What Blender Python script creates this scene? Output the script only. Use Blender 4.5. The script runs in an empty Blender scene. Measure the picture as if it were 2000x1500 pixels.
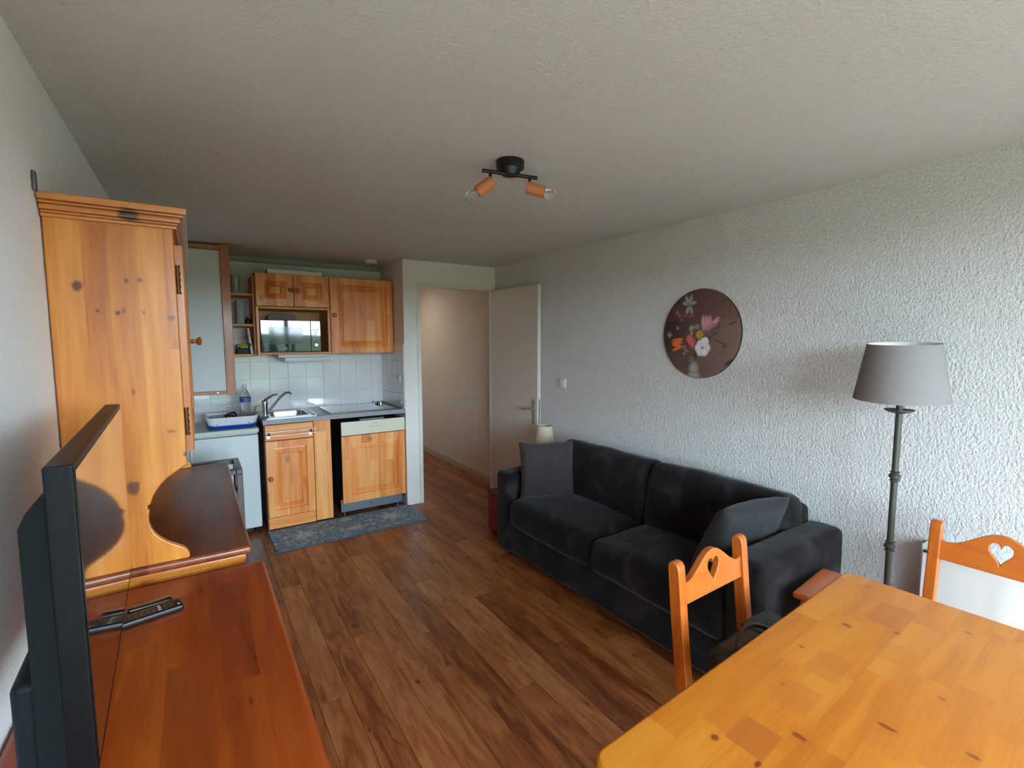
import bpy, bmesh, math, random
from mathutils import Vector, Matrix, noise
random.seed(7)
SC = bpy.context.scene
COL = SC.collection
R = math.radians
# ------------------------------------------------------------------ camera
cr = Vector((0.8364, -0.5481, -0.0015)); cf = Vector((0.5459, 0.833, -0.0899))
CAM_AX = None
def set_camera():
    yaw, pit, roll = R(33.239), R(5.16), R(-0.087)
    f = Vector((math.sin(yaw)*math.cos(pit), math.cos(yaw)*math.cos(pit), -math.sin(pit)))
    r = Vector((math.cos(yaw), -math.sin(yaw), 0)); u = r.cross(f)
    c, s = math.cos(roll), math.sin(roll)
    r2 = c*r + s*u; u2 = -s*r + c*u
    cd = bpy.data.cameras.new('camera'); cam = bpy.data.objects.new('camera', cd); COL.objects.link(cam)
    cd.sensor_width = 36; cd.lens = 945/2000*36; cd.clip_start = 0.02; cd.clip_end = 500
    m = Matrix((( r2.x, u2.x, -f.x, 0), (r2.y, u2.y, -f.y, 0), (r2.z, u2.z, -f.z, 1.55), (0, 0, 0, 1)))
    cam.matrix_world = m
    SC.camera = cam
set_camera()
SC.view_settings.view_transform = 'Standard'; SC.view_settings.look = 'None'
SC.view_settings.gamma = 1; SC.view_settings.use_curve_mapping = False
SC.view_settings.exposure = 1.48
SC.cycles.use_denoising = True
SC.cycles.max_bounces = 12; SC.cycles.diffuse_bounces = 9; SC.cycles.glossy_bounces = 5; SC.cycles.transmission_bounces = 8
SC.cycles.caustics_reflective = False; SC.cycles.caustics_refractive = False
SC.cycles.sample_clamp_indirect = 6
# ------------------------------------------------------------------ world: overcast sky
W = bpy.data.worlds.new('overcast_sky'); SC.world = W; W.use_nodes = True
wn = W.node_tree.nodes; wl = W.node_tree.links
wbg = wn['Background']
wtc = wn.new('ShaderNodeTexCoord'); wsep = wn.new('ShaderNodeSeparateXYZ'); wr = wn.new('ShaderNodeValToRGB')
wl.new(wtc.outputs['Generated'], wsep.inputs[0]); wl.new(wsep.outputs['Z'], wr.inputs['Fac'])
wr.color_ramp.elements[0].position = 0.0; wr.color_ramp.elements[0].color = (1.01, 1.28, 1.49, 1)
wr.color_ramp.elements[1].position = 1.0; wr.color_ramp.elements[1].color = (0.33, 0.46, 0.58, 1)
e_ = wr.color_ramp.elements.new(.35); e_.color = (0.60, 0.78, 0.95, 1)
wns = wn.new('ShaderNodeTexNoise'); wns.inputs['Scale'].default_value = 3.0; wns.inputs['Detail'].default_value = 5
wl.new(wtc.outputs['Generated'], wns.inputs['Vector'])
wmr = wn.new('ShaderNodeMapRange'); wmr.inputs['To Min'].default_value = 0.75; wmr.inputs['To Max'].default_value = 1.2
wl.new(wns.outputs['Fac'], wmr.inputs['Value'])
wmx = wn.new('ShaderNodeVectorMath'); wmx.operation = 'SCALE'
wl.new(wr.outputs['Color'], wmx.inputs[0]); wl.new(wmr.outputs[0], wmx.inputs['Scale'])
wl.new(wmx.outputs[0], wbg.inputs['Color'])
SKY = 9.0
wbg.inputs['Strength'].default_value = SKY
# window portal (daylight enters here)
WX0, WX1, WZ0, WZ1, WY = -0.15, 2.38, 0.12, 2.14, -1.5
pl = bpy.data.lights.new('window_portal', 'AREA'); pl.shape = 'RECTANGLE'; pl.size = WX1-WX0; pl.size_y = WZ1-WZ0
pl.cycles.is_portal = True
po = bpy.data.objects.new('window_portal', pl); COL.objects.link(po)
po.location = ((WX0+WX1)/2, WY-0.12, (WZ0+WZ1)/2); po.rotation_euler = (R(90), 0, 0)

# unseen fill light added to brighten the hall behind the open door
hl = bpy.data.lights.new('hall_fill', 'AREA'); hl.shape = 'DISK'; hl.size = .4; hl.energy = 1.3; hl.color = (1.0, .93, .84)
ho = bpy.data.objects.new('hall_fill', hl); COL.objects.link(ho); ho.location = (1.95, 6.0, 2.2)
# ------------------------------------------------------------------ materials
def sl(c):
    return tuple(((v/255)/12.92 if v/255 <= .04045 else ((v/255+.055)/1.055)**2.4) for v in c) + (1,)
class NT:
    def __init__(s, name):
        s.m = bpy.data.materials.new(name); s.m.use_nodes = True
        s.n = s.m.node_tree.nodes; s.l = s.m.node_tree.links; s.b = s.n['Principled BSDF']
    def new(s, t, **k):
        nd = s.n.new(t)
        for a, v in k.items(): setattr(nd, a, v)
        return nd
    def math(s, op, a, b=0, c=None):
        nd = s.n.new('ShaderNodeMath'); nd.operation = op
        for i, v in enumerate((a, b, c)):
            if v is None: continue
            if hasattr(v, 'node'): s.l.new(v, nd.inputs[i])
            else: nd.inputs[i].default_value = v
        return nd.outputs[0]
    def mix(s, f, a, b, mode='MIX'):
        nd = s.n.new('ShaderNodeMix'); nd.data_type = 'RGBA'; nd.blend_type = mode
        for i, v in ((0, f), (6, a), (7, b)):
            if hasattr(v, 'node'): s.l.new(v, nd.inputs[i])
            else: nd.inputs[i].default_value = v
        return nd.outputs[2]
    def ramp(s, fac, stops):
        nd = s.n.new('ShaderNodeValToRGB'); e = nd.color_ramp.elements
        e[0].position, e[0].color = stops[0]; e[1].position, e[1].color = stops[-1]
        for p, c in stops[1:-1]:
            q = e.new(p); q.color = c
        s.l.new(fac, nd.inputs[0]); return nd.outputs[0]
    def bump(s, h, strength, dist):
        nd = s.n.new('ShaderNodeBump'); nd.inputs['Strength'].default_value = strength; nd.inputs['Distance'].default_value = dist
        s.l.new(h, nd.inputs['Height']); s.l.new(nd.outputs[0], s.b.inputs['Normal'])
MATS = {}
def plain(name, rgb, rough=.5, metal=0., coat=0., trans=0., ior=1.45, alpha=1.0, noise_amt=0.0, nscale=20, sheen=0.):
    if name in MATS: return MATS[name]
    t = NT(name); c = sl(rgb)
    t.b.inputs['Base Color'].default_value = c; t.b.inputs['Roughness'].default_value = rough
    t.b.inputs['Metallic'].default_value = metal; t.b.inputs['Coat Weight'].default_value = coat
    t.b.inputs['Coat Roughness'].default_value = .08
    t.b.inputs['Transmission Weight'].default_value = trans; t.b.inputs['IOR'].default_value = ior
    t.b.inputs['Sheen Weight'].default_value = sheen
    if noise_amt:
        tc = t.new('ShaderNodeTexCoord'); n = t.new('ShaderNodeTexNoise'); n.inputs['Scale'].default_value = nscale; n.inputs['Detail'].default_value = 4
        t.l.new(tc.outputs['Object'], n.inputs['Vector'])
        dk = tuple(v*(1-noise_amt) for v in c[:3])+(1,); lt = tuple(min(1, v*(1+noise_amt)) for v in c[:3])+(1,)
        t.l.new(t.ramp(n.outputs['Fac'], [(.3, dk), (.7, lt)]), t.b.inputs['Base Color'])
    MATS[name] = t.m; return t.m
def plaster(name, rgb, scale, strength, dist, stretch=(1, 1, 1), fine=True):
    t = NT(name); t.b.inputs['Roughness'].default_value = .85
    tc = t.new('ShaderNodeTexCoord'); mp = t.new('ShaderNodeMapping'); mp.inputs['Scale'].default_value = stretch
    t.l.new(tc.outputs['Object'], mp.inputs[0])
    n1 = t.new('ShaderNodeTexNoise'); n1.inputs['Scale'].default_value = scale; n1.inputs['Detail'].default_value = 3; n1.inputs['Roughness'].default_value = .5
    t.l.new(mp.outputs[0], n1.inputs['Vector'])
    n1.inputs['Detail'].default_value = 6; n1.inputs['Roughness'].default_value = .62
    n2 = t.new('ShaderNodeTexNoise'); n2.inputs['Scale'].default_value = 1.3; t.l.new(mp.outputs[0], n2.inputs['Vector'])
    c = sl(rgb)
    t.l.new(t.ramp(n2.outputs['Fac'], [(.3, tuple(v*.96 for v in c[:3])+(1,)), (.7, c)]), t.b.inputs['Base Color'])
    h = t.ramp(n1.outputs['Fac'], [(.30, (0, 0, 0, 1)), (.75, (1, 1, 1, 1))])
    t.bump(h, strength, dist)
    return t.m
AX = {'X': 0, 'Y': 1, 'Z': 2}
def wood(name, c1, c2, c3, grain='Z', across='X', sw=.09, slen=1.0, stave=.35, rough=.35, coat=.3, knots=(), autoknots=.0, ring=1.0, knotcol=(60, 28, 14), patches=()):
    """pine boards: c1..c3 light to dark; staves of width sw along 'across', glued end to end every slen along 'grain';
    knots: (grain coord, across coord, r_grain, r_across, darkness)"""
    if name in MATS: return MATS[name]
    t = NT(name)
    tc = t.new('ShaderNodeTexCoord'); sp = t.new('ShaderNodeSeparateXYZ'); t.l.new(tc.outputs['Object'], sp.inputs[0])
    G = sp.outputs[AX[grain]]; A = sp.outputs[AX[across]]
    oth = [k for k in 'XYZ' if k not in (grain, across)][0]; O = sp.outputs[AX[oth]]
    # warp the grain round the knots
    warp = None
    kn = None; 
    idx = t.math('FLOOR', t.math('DIVIDE', A, sw))
    wn1 = t.new('ShaderNodeTexWhiteNoise'); wn1.noise_dimensions = '1D'; t.l.new(idx, wn1.inputs['W'])
    gi = t.math('FLOOR', t.math('ADD', t.math('DIVIDE', G, slen), t.math('MULTIPLY', wn1.outputs['Value'], 3.0)))
    cx = t.new('ShaderNodeCombineXYZ'); t.l.new(idx, cx.inputs[0]); t.l.new(gi, cx.inputs[1])
    wn2 = t.new('ShaderNodeTexWhiteNoise'); wn2.noise_dimensions = '3D'; t.l.new(cx.outputs[0], wn2.inputs['Vector'])
    rnd = wn2.outputs['Value']
    # grain coordinate: stretched noise
    off = t.math('MULTIPLY', rnd, 37.0)
    v = t.new('ShaderNodeCombineXYZ')
    t.l.new(t.math('MULTIPLY', t.math('ADD', A, off), 26.0*ring), v.inputs[0]); t.l.new(t.math('MULTIPLY', G, 2.0*ring), v.inputs[1]); t.l.new(t.math('MULTIPLY', O, 20.0), v.inputs[2])
    n1 = t.new('ShaderNodeTexNoise'); n1.inputs['Scale'].default_value = 1.0; n1.inputs['Detail'].default_value = 3; n1.inputs['Distortion'].default_value = .6
    t.l.new(v.outputs[0], n1.inputs['Vector'])
    v2 = t.new('ShaderNodeCombineXYZ')
    t.l.new(t.math('MULTIPLY', t.math('ADD', A, off), 200.0), v2.inputs[0]); t.l.new(t.math('MULTIPLY', G, 8.0), v2.inputs[1]); t.l.new(t.math('MULTIPLY', O, 160.0), v2.inputs[2])
    n2 = t.new('ShaderNodeTexNoise'); n2.inputs['Scale'].default_value = 1.0; n2.inputs['Detail'].default_value = 2
    t.l.new(v2.outputs[0], n2.inputs['Vector'])
    f = t.math('ADD', t.math('MULTIPLY', n1.outputs['Fac'], .75), t.math('MULTIPLY', n2.outputs['Fac'], .25))
    f = t.math('ADD', f, t.math('MULTIPLY', t.math('SUBTRACT', rnd, .5), stave))
    col = t.ramp(f, [(.22, sl(c1)), (.5, sl(c2)), (.8, sl(c3))])
    for (g0, a0, g1, a1, rgb, am) in patches:
        m = t.math('MULTIPLY', t.math('MULTIPLY', t.math('GREATER_THAN', G, g0), t.math('LESS_THAN', G, g1)),
                   t.math('MULTIPLY', t.math('GREATER_THAN', A, a0), t.math('LESS_THAN', A, a1)))
        col = t.mix(t.math('MULTIPLY', m, am), col, sl(rgb))
    if autoknots:
        v3 = t.new('ShaderNodeCombineXYZ')
        t.l.new(t.math('MULTIPLY', A, 1.0), v3.inputs[0]); t.l.new(t.math('MULTIPLY', G, .6), v3.inputs[1]); t.l.new(O, v3.inputs[2])
        vo = t.new('ShaderNodeTexVoronoi'); vo.inputs['Scale'].default_value = autoknots; t.l.new(v3.outputs[0], vo.inputs['Vector'])
        kk = t.ramp(vo.outputs['Distance'], [(.02, (1, 1, 1, 1)), (.10, (0, 0, 0, 1))])
        col = t.mix(t.math('MULTIPLY', kk, .75), col, sl(knotcol))
    if knots:
        nz = t.new('ShaderNodeTexNoise'); nz.inputs['Scale'].default_value = 45; nz.inputs['Detail'].default_value = 3; t.l.new(tc.outputs['Object'], nz.inputs['Vector'])
        wob = t.math('MULTIPLY', t.math('SUBTRACT', nz.outputs['Fac'], .5), .9)
        for (g, a, rg, ra, dk) in knots:
            d = t.math('SQRT', t.math('ADD', t.math('POWER', t.math('DIVIDE', t.math('SUBTRACT', G, g), rg), 2.0), t.math('POWER', t.math('DIVIDE', t.math('SUBTRACT', A, a), ra), 2.0)))
            d = t.math('ADD', d, wob)
            core = t.ramp(d, [(.55, (1, 1, 1, 1)), (1.0, (0, 0, 0, 1))])
            # long darker flame along the grain
            d2 = t.math('SQRT', t.math('ADD', t.math('POWER', t.math('DIVIDE', t.math('SUBTRACT', G, g), rg*6), 2.0), t.math('POWER', t.math('DIVIDE', t.math('SUBTRACT', A, a), ra*1.6), 2.0)))
            halo = t.ramp(d2, [(.2, (1, 1, 1, 1)), (1.0, (0, 0, 0, 1))])
            col = t.mix(t.math('MULTIPLY', halo, .35*dk), col, sl(c3))
            col = t.mix(t.math('MULTIPLY', core, dk), col, sl(knotcol))
    t.l.new(col, t.b.inputs['Base Color'])
    t.b.inputs['Roughness'].default_value = rough; t.b.inputs['Coat Weight'].default_value = coat; t.b.inputs['Coat Roughness'].default_value = .12
    t.bump(n2.outputs['Fac'], .04, .002)
    MATS[name] = t.m; return t.m
def vcol(name, rough=.5, coat=0.):
    t = NT(name); a = t.new('ShaderNodeVertexColor'); a.layer_name = 'paint'
    t.l.new(a.outputs['Color'], t.b.inputs['Base Color']); t.b.inputs['Roughness'].default_value = rough; t.b.inputs['Coat Weight'].default_value = coat
    return t.m

# ------------------------------------------------------------------ mesh helpers
def tag(o, label=None, cat=None, group=None, kind=None):
    if label: o['label'] = label
    if cat: o['category'] = cat
    if group: o['group'] = group
    if kind: o['kind'] = kind
    return o
def empty(name, loc=(0, 0, 0), rz=0, label=None, cat=None, group=None):
    o = bpy.data.objects.new(name, None); COL.objects.link(o); o.location = loc; o.rotation_euler = (0, 0, rz)
    o.empty_display_size = .05
    return tag(o, label, cat, group)
class MB:
    def __init__(s): s.bm = bmesh.new()
    def box(s, x0, x1, y0, y1, z0, z1, bev=0, seg=2, M=None):
        b = bmesh.new(); bmesh.ops.create_cube(b, size=1)
        bmesh.ops.scale(b, vec=(x1-x0, y1-y0, z1-z0), verts=b.verts)
        bmesh.ops.translate(b, vec=((x0+x1)/2, (y0+y1)/2, (z0+z1)/2), verts=b.verts)
        if bev: bmesh.ops.bevel(b, geom=list(b.edges), offset=bev, segments=seg, affect='EDGES', profile=.5)
        return s.add(b, M)
    def add(s, b, M=None):
        if M is not None: bmesh.ops.transform(b, matrix=M, verts=b.verts)
        me = bpy.data.meshes.new('t'); b.to_mesh(me); b.free(); s.bm.from_mesh(me); bpy.data.meshes.remove(me); return s
    def lathe(s, prof, n=24, M=None, cap=True):
        b = bmesh.new(); rings = []
        for r, z in prof:
            rings.append([b.verts.new((r*math.cos(2*math.pi*i/n), r*math.sin(2*math.pi*i/n), z)) for i in range(n)])
        for a, c in zip(rings[:-1], rings[1:]):
            for i in range(n): b.faces.new((a[i], a[(i+1) % n], c[(i+1) % n], c[i]))
        if cap:
            if prof[0][0] > 1e-5: b.faces.new(list(reversed(rings[0])))
            if prof[-1][0] > 1e-5: b.faces.new(rings[-1])
        bmesh.ops.remove_doubles(b, verts=b.verts, dist=1e-6)
        return s.add(b, M)
    def cyl(s, p0, p1, r, r2=None, n=16):
        p0 = Vector(p0); p1 = Vector(p1); d = p1-p0; q = Vector((0, 0, 1)).rotation_difference(d)
        M = Matrix.Translation(p0) @ q.to_matrix().to_4x4()
        return s.lathe([(r, 0), (r2 if r2 is not None else r, d.length)], n, M)
    def tube(s, pts, r, n=10):
        pts = [Vector(p) for p in pts]; b = bmesh.new(); rings = []
        up = None
        for i, p in enumerate(pts):
            d = (pts[min(i+1, len(pts)-1)] - pts[max(i-1, 0)]).normalized()
            if up is None: up = Vector((0, 0, 1)) if abs(d.z) < .9 else Vector((1, 0, 0))
            sx = d.cross(up).normalized(); up = sx.cross(d).normalized()
            rr = r[i] if isinstance(r, (list, tuple)) else r
            rings.append([b.verts.new(p + rr*(math.cos(2*math.pi*k/n)*sx + math.sin(2*math.pi*k/n)*up)) for k in range(n)])
        for a, c in zip(rings[:-1], rings[1:]):
            for k in range(n): b.faces.new((a[k], a[(k+1) % n], c[(k+1) % n], c[k]))
        b.faces.new(list(reversed(rings[0]))); b.faces.new(rings[-1])
        return s.add(b)
    def prism(s, pts, t, holes=(), M=None, bev=0):
        """polygon in XZ, extruded along +Y by t"""
        b = bmesh.new(); edges = []
        for loop in [pts]+list(holes):
            vs = [b.verts.new((x, 0, z)) for x, z in loop]
            for i in range(len(vs)): edges.append(b.edges.new((vs[i], vs[(i+1) % len(vs)])))
        if holes: r = bmesh.ops.triangle_fill(b, use_beauty=True, use_dissolve=False, edges=edges)
        else: b.faces.new(list(b.verts))
        if not b.faces: bmesh.ops.edgeloop_fill(b, edges=edges)
        fs = list(b.faces)
        r = bmesh.ops.extrude_face_region(b, geom=fs)
        vs = [g for g in r['geom'] if isinstance(g, bmesh.types.BMVert)]
        bmesh.ops.translate(b, vec=(0, t, 0), verts=vs)
        bmesh.ops.recalc_face_normals(b, faces=b.faces)
        if bev:
            es = [e for e in b.edges if len(e.link_faces) == 2 and e.calc_face_angle(0) > R(50)]
            bmesh.ops.bevel(b, geom=es, offset=bev, segments=2, affect='EDGES', profile=.5)
        return s.add(b, M)
    def rings(s, w, h, prof, M=None):
        """rectangular relief: w x h in XZ facing -Y; prof = [(inset, y)] (y negative = towards viewer)"""
        b = bmesh.new(); rs = []
        for ins, y in prof:
            rs.append([b.verts.new(p) for p in ((ins, y, ins), (w-ins, y, ins), (w-ins, y, h-ins), (ins, y, h-ins))])
        for a, c in zip(rs[:-1], rs[1:]):
            for i in range(4): b.faces.new((a[i], a[(i+1) % 4], c[(i+1) % 4], c[i]))
        b.faces.new(rs[-1]); b.faces.new(list(reversed(rs[0])))
        bmesh.ops.recalc_face_normals(b, faces=b.faces)
        return s.add(b, M)
    def build(s, name, mat, parent=None, smooth=False, angle=35, label=None, loc=None):
        me = bpy.data.meshes.new(name); s.bm.normal_update(); s.bm.to_mesh(me); s.bm.free()
        if mat: me.materials.append(mat)
        if smooth:
            for p in me.polygons: p.use_smooth = True
            try: me.set_sharp_from_angle(angle=R(angle))
            except Exception: pass
        o = bpy.data.objects.new(name, me); COL.objects.link(o)
        if smooth: wnm = o.modifiers.new('wn', 'WEIGHTED_NORMAL'); wnm.keep_sharp = True; wnm.weight = 80
        if parent: o.parent = parent
        if label: o['label'] = label
        if loc: o.location = loc
        return o
def box(name, x0, x1, y0, y1, z0, z1, mat, parent=None, bev=0, **k):
    return MB().box(x0, x1, y0, y1, z0, z1, bev).build(name, mat, parent, smooth=bev > 0, **k)
def struct(name, mb, mat, parent=None, smooth=False):
    o = mb.build(name, mat, parent, smooth)
    o['kind'] = 'structure'; return o
def copy_tree(o, parent=None):
    c = o.copy(); COL.objects.link(c); c.parent = parent
    for ch in list(o.children): copy_tree(ch, c)
    return c
def soft(w, d, h, bulge=.02, nz=.006, seg=10, sd=0, r=.05, pinch=0, zb=1.0):
    """soft cushion block centred at the origin"""
    b = bmesh.new(); bmesh.ops.create_cube(b, size=1)
    bmesh.ops.scale(b, vec=(w, d, h), verts=b.verts)
    bmesh.ops.bevel(b, geom=list(b.edges), offset=r, segments=4, affect='EDGES', profile=.5)
    bmesh.ops.triangulate(b, faces=[f for f in b.faces if len(f.verts) > 4])
    long = [e for e in b.edges]
    for _ in range(3):
        es = [e for e in b.edges if e.calc_length() > .07]
        if not es: break
        bmesh.ops.subdivide_edges(b, edges=es, cuts=1, use_grid_fill=True)
    for v in b.verts:
        u = (v.co.x/(w/2), v.co.y/(d/2), v.co.z/(h/2))
        q = [max(0, 1-a*a) for a in u]
        v.co.x += bulge*.6*u[0]*q[1]*q[2]; v.co.y += bulge*u[1]*q[0]*q[2]; v.co.z += bulge*zb*u[2]*q[0]*q[1]
        n = noise.noise(v.co*5+Vector((sd, 0, 0)))*nz + noise.noise(v.co*13+Vector((0, sd, 0)))*nz*.4
        v.co += v.co.normalized()*n
    return b
def pillow(w, h, t, sd=0, n=22):
    b = bmesh.new(); g = {}
    for side in (1, -1):
        for i in range(n+1):
            for j in range(n+1):
                u = -1+2*i/n; v = -1+2*j/n
                edge = i in (0, n) or j in (0, n)
                if side == -1 and edge: g[(side, i, j)] = g[(1, i, j)]; continue
                x = w/2*u*(1-.07*(1-v*v)**1.0*abs(u)**3); z = h/2*v*(1-.07*(1-u*u)*abs(v)**3)
                th = t/2*((1-u**2)*(1-v**2))**.42
                wr = noise.noise(Vector((u*2.1+sd, v*2.1, side)))*.012 + noise.noise(Vector((u*6+sd, v*6, side)))*.003
                g[(side, i, j)] = b.verts.new((x, -side*(th+wr*(0 if edge else min(1, th*20))), z))
        for i in range(n):
            for j in range(n):
                q = (g[(side, i, j)], g[(side, i+1, j)], g[(side, i+1, j+1)], g[(side, i, j+1)])
                b.faces.new(q if side == 1 else tuple(reversed(q)))
    return b
def T(x, y, z): return Matrix.Translation((x, y, z))
def RX(a): return Matrix.Rotation(R(a), 4, 'X')
def RY(a): return Matrix.Rotation(R(a), 4, 'Y')
def RZ(a): return Matrix.Rotation(R(a), 4, 'Z')

# palette
M_right = plaster('rough_plaster_wall', (236, 236, 234), 98, .9, .010, (1, 1, .75))
M_left = plaster('plaster_wall', (236, 236, 234), 90, .35, .005)
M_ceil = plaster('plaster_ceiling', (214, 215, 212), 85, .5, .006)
M_white = plain('white_paint', (232, 231, 226), .55)
M_whitegloss = plain('white_gloss_paint', (226, 224, 216), .35)
M_corr = plain('corridor_paint', (214, 200, 186), .7)
M_tile = plain('white_ceramic', (222, 225, 226), .12, coat=.6)
M_grout = plain('tile_grout', (236, 236, 232), .8)
M_black = plain('black_plastic', (16, 18, 21), .35)
M_blackmat = plain('black_matt', (14, 14, 15), .6)
M_screen = plain('screen_glass', (5, 5, 6), .02, coat=1.0, ior=1.7)
M_chrome = plain('chrome', (215, 215, 218), .12, metal=1)
M_steel = plain('brushed_steel', (190, 192, 195), .28, metal=1)
M_iron = plain('dark_iron', (70, 70, 62), .45, metal=.25)
M_brass = plain('dark_brass', (84, 50, 26), .4, metal=.6)
M_glass = plain('clear_glass', (250, 252, 252), .02, trans=1.0, ior=1.45)
M_sofa = None

L = -.326; H = 2.28; XR = 2.585; YK = 4.88; YP = 4.256; YB = WY
def settle(root, p):
    root.location = Vector(p)
    for c in root.children: c.location = Vector(c.location) - Vector(p)

# ================================================================== ROOM SHELL
XS, YN = 2.70, 6.60
fl = struct('floor', MB().box(L-.1, XS+.1, YB-.15, YN+.1, -.12, -.004), plain('subfloor', (60, 38, 26), .8))
# vinyl planks: every plank a piece of its own, sharing meshes
def plank_mat():
    t = NT('oak_vinyl'); oi = t.new('ShaderNodeObjectInfo'); tc = t.new('ShaderNodeTexCoord')
    sp = t.new('ShaderNodeSeparateXYZ'); t.l.new(tc.outputs['Object'], sp.inputs[0])
    rnd = oi.outputs['Random']; off = t.math('MULTIPLY', rnd, 91.0)
    def nse(sx, sy, det, dist=0.):
        v = t.new('ShaderNodeCombineXYZ'); t.l.new(t.math('MULTIPLY', sp.outputs[0], sx), v.inputs[0]); t.l.new(t.math('MULTIPLY', sp.outputs[1], sy), v.inputs[1]); t.l.new(off, v.inputs[2])
        n = t.new('ShaderNodeTexNoise'); n.inputs['Scale'].default_value = 1; n.inputs['Detail'].default_value = det; n.inputs['Distortion'].default_value = dist
        t.l.new(v.outputs[0], n.inputs['Vector']); return n.outputs['Fac']
    a = nse(20, 3.2, 4, 1.2); b = nse(120, 9, 3, .3); k = nse(16, 6.5, 2, .5)
    f = t.math('ADD', t.math('ADD', t.math('MULTIPLY', a, .75), t.math('MULTIPLY', b, .25)), t.math('MULTIPLY', t.math('SUBTRACT', rnd, .5), .26))
    c = t.ramp(f, [(.25, sl((90, 43, 22))), (.42, sl((136, 75, 38))), (.55, sl((162, 97, 52))), (.75, sl((188, 127, 78)))])
    kn = t.ramp(k, [(.24, (1, 1, 1, 1)), (.32, (0, 0, 0, 1))])
    c = t.mix(t.math('MULTIPLY', kn, .8), c, sl((58, 34, 22)))
    t.l.new(c, t.b.inputs['Base Color']); t.b.inputs['Roughness'].default_value = .32
    t.bump(b, .12, .0015); return t.m
M_plank = plank_mat()
PW = .1225
pm = {}
def plank(w, l, x, y):
    key = (round(w, 3), round(l, 2))
    if key not in pm:
        b = MB().box(.0006, w-.0006, .0006, l-.0006, -.004, 0, .0009, 1)
        me = bpy.data.meshes.new('plank'); b.bm.to_mesh(me); b.bm.free(); me.materials.append(M_plank); pm[key] = me
    o = bpy.data.objects.new('plank', pm[key]); COL.objects.link(o); o.parent = fl; o.location = (x, y, 0)
rp = random.Random(3)
offs = {4: 2.082, 1: 2.47, 5: 1.68, 3: 3.452}
for i in range(-11, 20):
    x = .494 + PW*i
    if x < -.50: continue
    if x > 2.64: break
    y0 = YB; yend = 6.4 if 1.62 < x < 2.66 else 4.90
    start = offs.get(i, rp.random()*1.1); Lp = 1.15
    y = start - math.ceil((start-y0)/Lp)*Lp
    while y < yend:
        a, b_ = max(y, y0), min(y+Lp, yend)
        if b_-a > .05: plank(PW, round(b_-a, 2), x, a)
        y += Lp
wl_ = struct('wall_left', MB().box(L-.1, L, YB-.15, YK+.1, 0, H), M_left)
wr_ = struct('wall_right', MB().box(XR, XR+.1, YB-.15, YP, 0, H), M_right)
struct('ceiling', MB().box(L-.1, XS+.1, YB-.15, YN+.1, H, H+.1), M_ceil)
wb = struct('wall_kitchen', MB().box(L-.1, 1.61, YK, YK+.1, 0, H), M_left)
# partition between kitchen recess and hall, its end is the white pier
pier = struct('wall_partition', MB().box(1.61, 1.735, YP, YN, 0, H), M_white)
box('door_jamb', 1.735, 1.772, YP-.012, YP+.10, 0, 2.0455, M_whitegloss, pier, .003)
hd = struct('wall_doorway', MB().box(1.735, XR, YP, YP+.05, 2.085, H).box(2.565, XR+.06, YP, YP+.03, 0, 2.085), M_white)
dr = struct('door_1', MB().box(1.735, 2.565, YP-.012, YP+.10, 2.046, 2.085, .003).box(2.53, 2.565, YP-.012, YP+.03, 0, 2.046, .003), M_whitegloss)
# open leaf against the right wall
dx0, dx1, dy0, dy1 = 2.530, 2.568, 3.45, 4.245
leaf = box('door_leaf', dx0, dx1, dy0, dy1, .012, 2.04, plain('door_leaf_paint', (214, 204, 192), .4), dr, .002)
hp = MB().box(dx0-.006, dx0, dy0+.035, dy0+.07, .80, 1.02, .004)
hp.tube([(dx0-.005, dy0+.052, .94), (dx0-.045, dy0+.052, .94), (dx0-.052, dy0+.075, .938), (dx0-.05, dy0+.17, .93)], .008)
hp.build('door_handle', M_chrome, leaf, True)
MB().box(dx0+.012, dx1-.010, dy0-.002, dy0+.004, .80, 1.03, .001).build('lock_plate', M_steel, leaf)
MB().cyl((dx1, dy0+.05, .94), (dx1+.012, dy0+.05, .94), .011).build('spindle', M_chrome, leaf, True)
# hall behind the doorway
struct('wall_hall', MB().box(2.64, XS+.1, YP, YN, 0, H), M_corr)
struct('wall_hall_end', MB().box(1.735, XS, 6.4, YN, 0, H), M_corr)
struct('baseboard_hall', MB().box(2.626, 2.64, YP+.1, 6.4, 0, .075, .003), plain('hall_baseboard', (186, 170, 152), .5))
struct('baseboard_left', MB().box(L, L+.012, YB, 4.2, 0, .06, .002), M_white)
# window wall behind the camera
struct('wall_window', MB().box(L-.1, WX0, YB-.15, YB, 0, H).box(WX1, XR+.1, YB-.15, YB, 0, H).box(WX0, WX1, YB-.15, YB, WZ1, H).box(WX0, WX1, YB-.15, YB, 0, WZ0), M_left)
wi = MB()
for a, b_ in ((WX0, WX0+.06), (WX1-.06, WX1), (1.52, 1.60), (.66, .74)): wi.box(a, b_, YB-.09, YB-.03, WZ0, WZ1, .004)
for a, b_ in ((WZ0, WZ0+.08), (WZ1-.06, WZ1)): wi.box(WX0, WX1, YB-.09, YB-.03, a, b_, .004)
wo = struct('window_1', wi, M_whitegloss)
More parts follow.
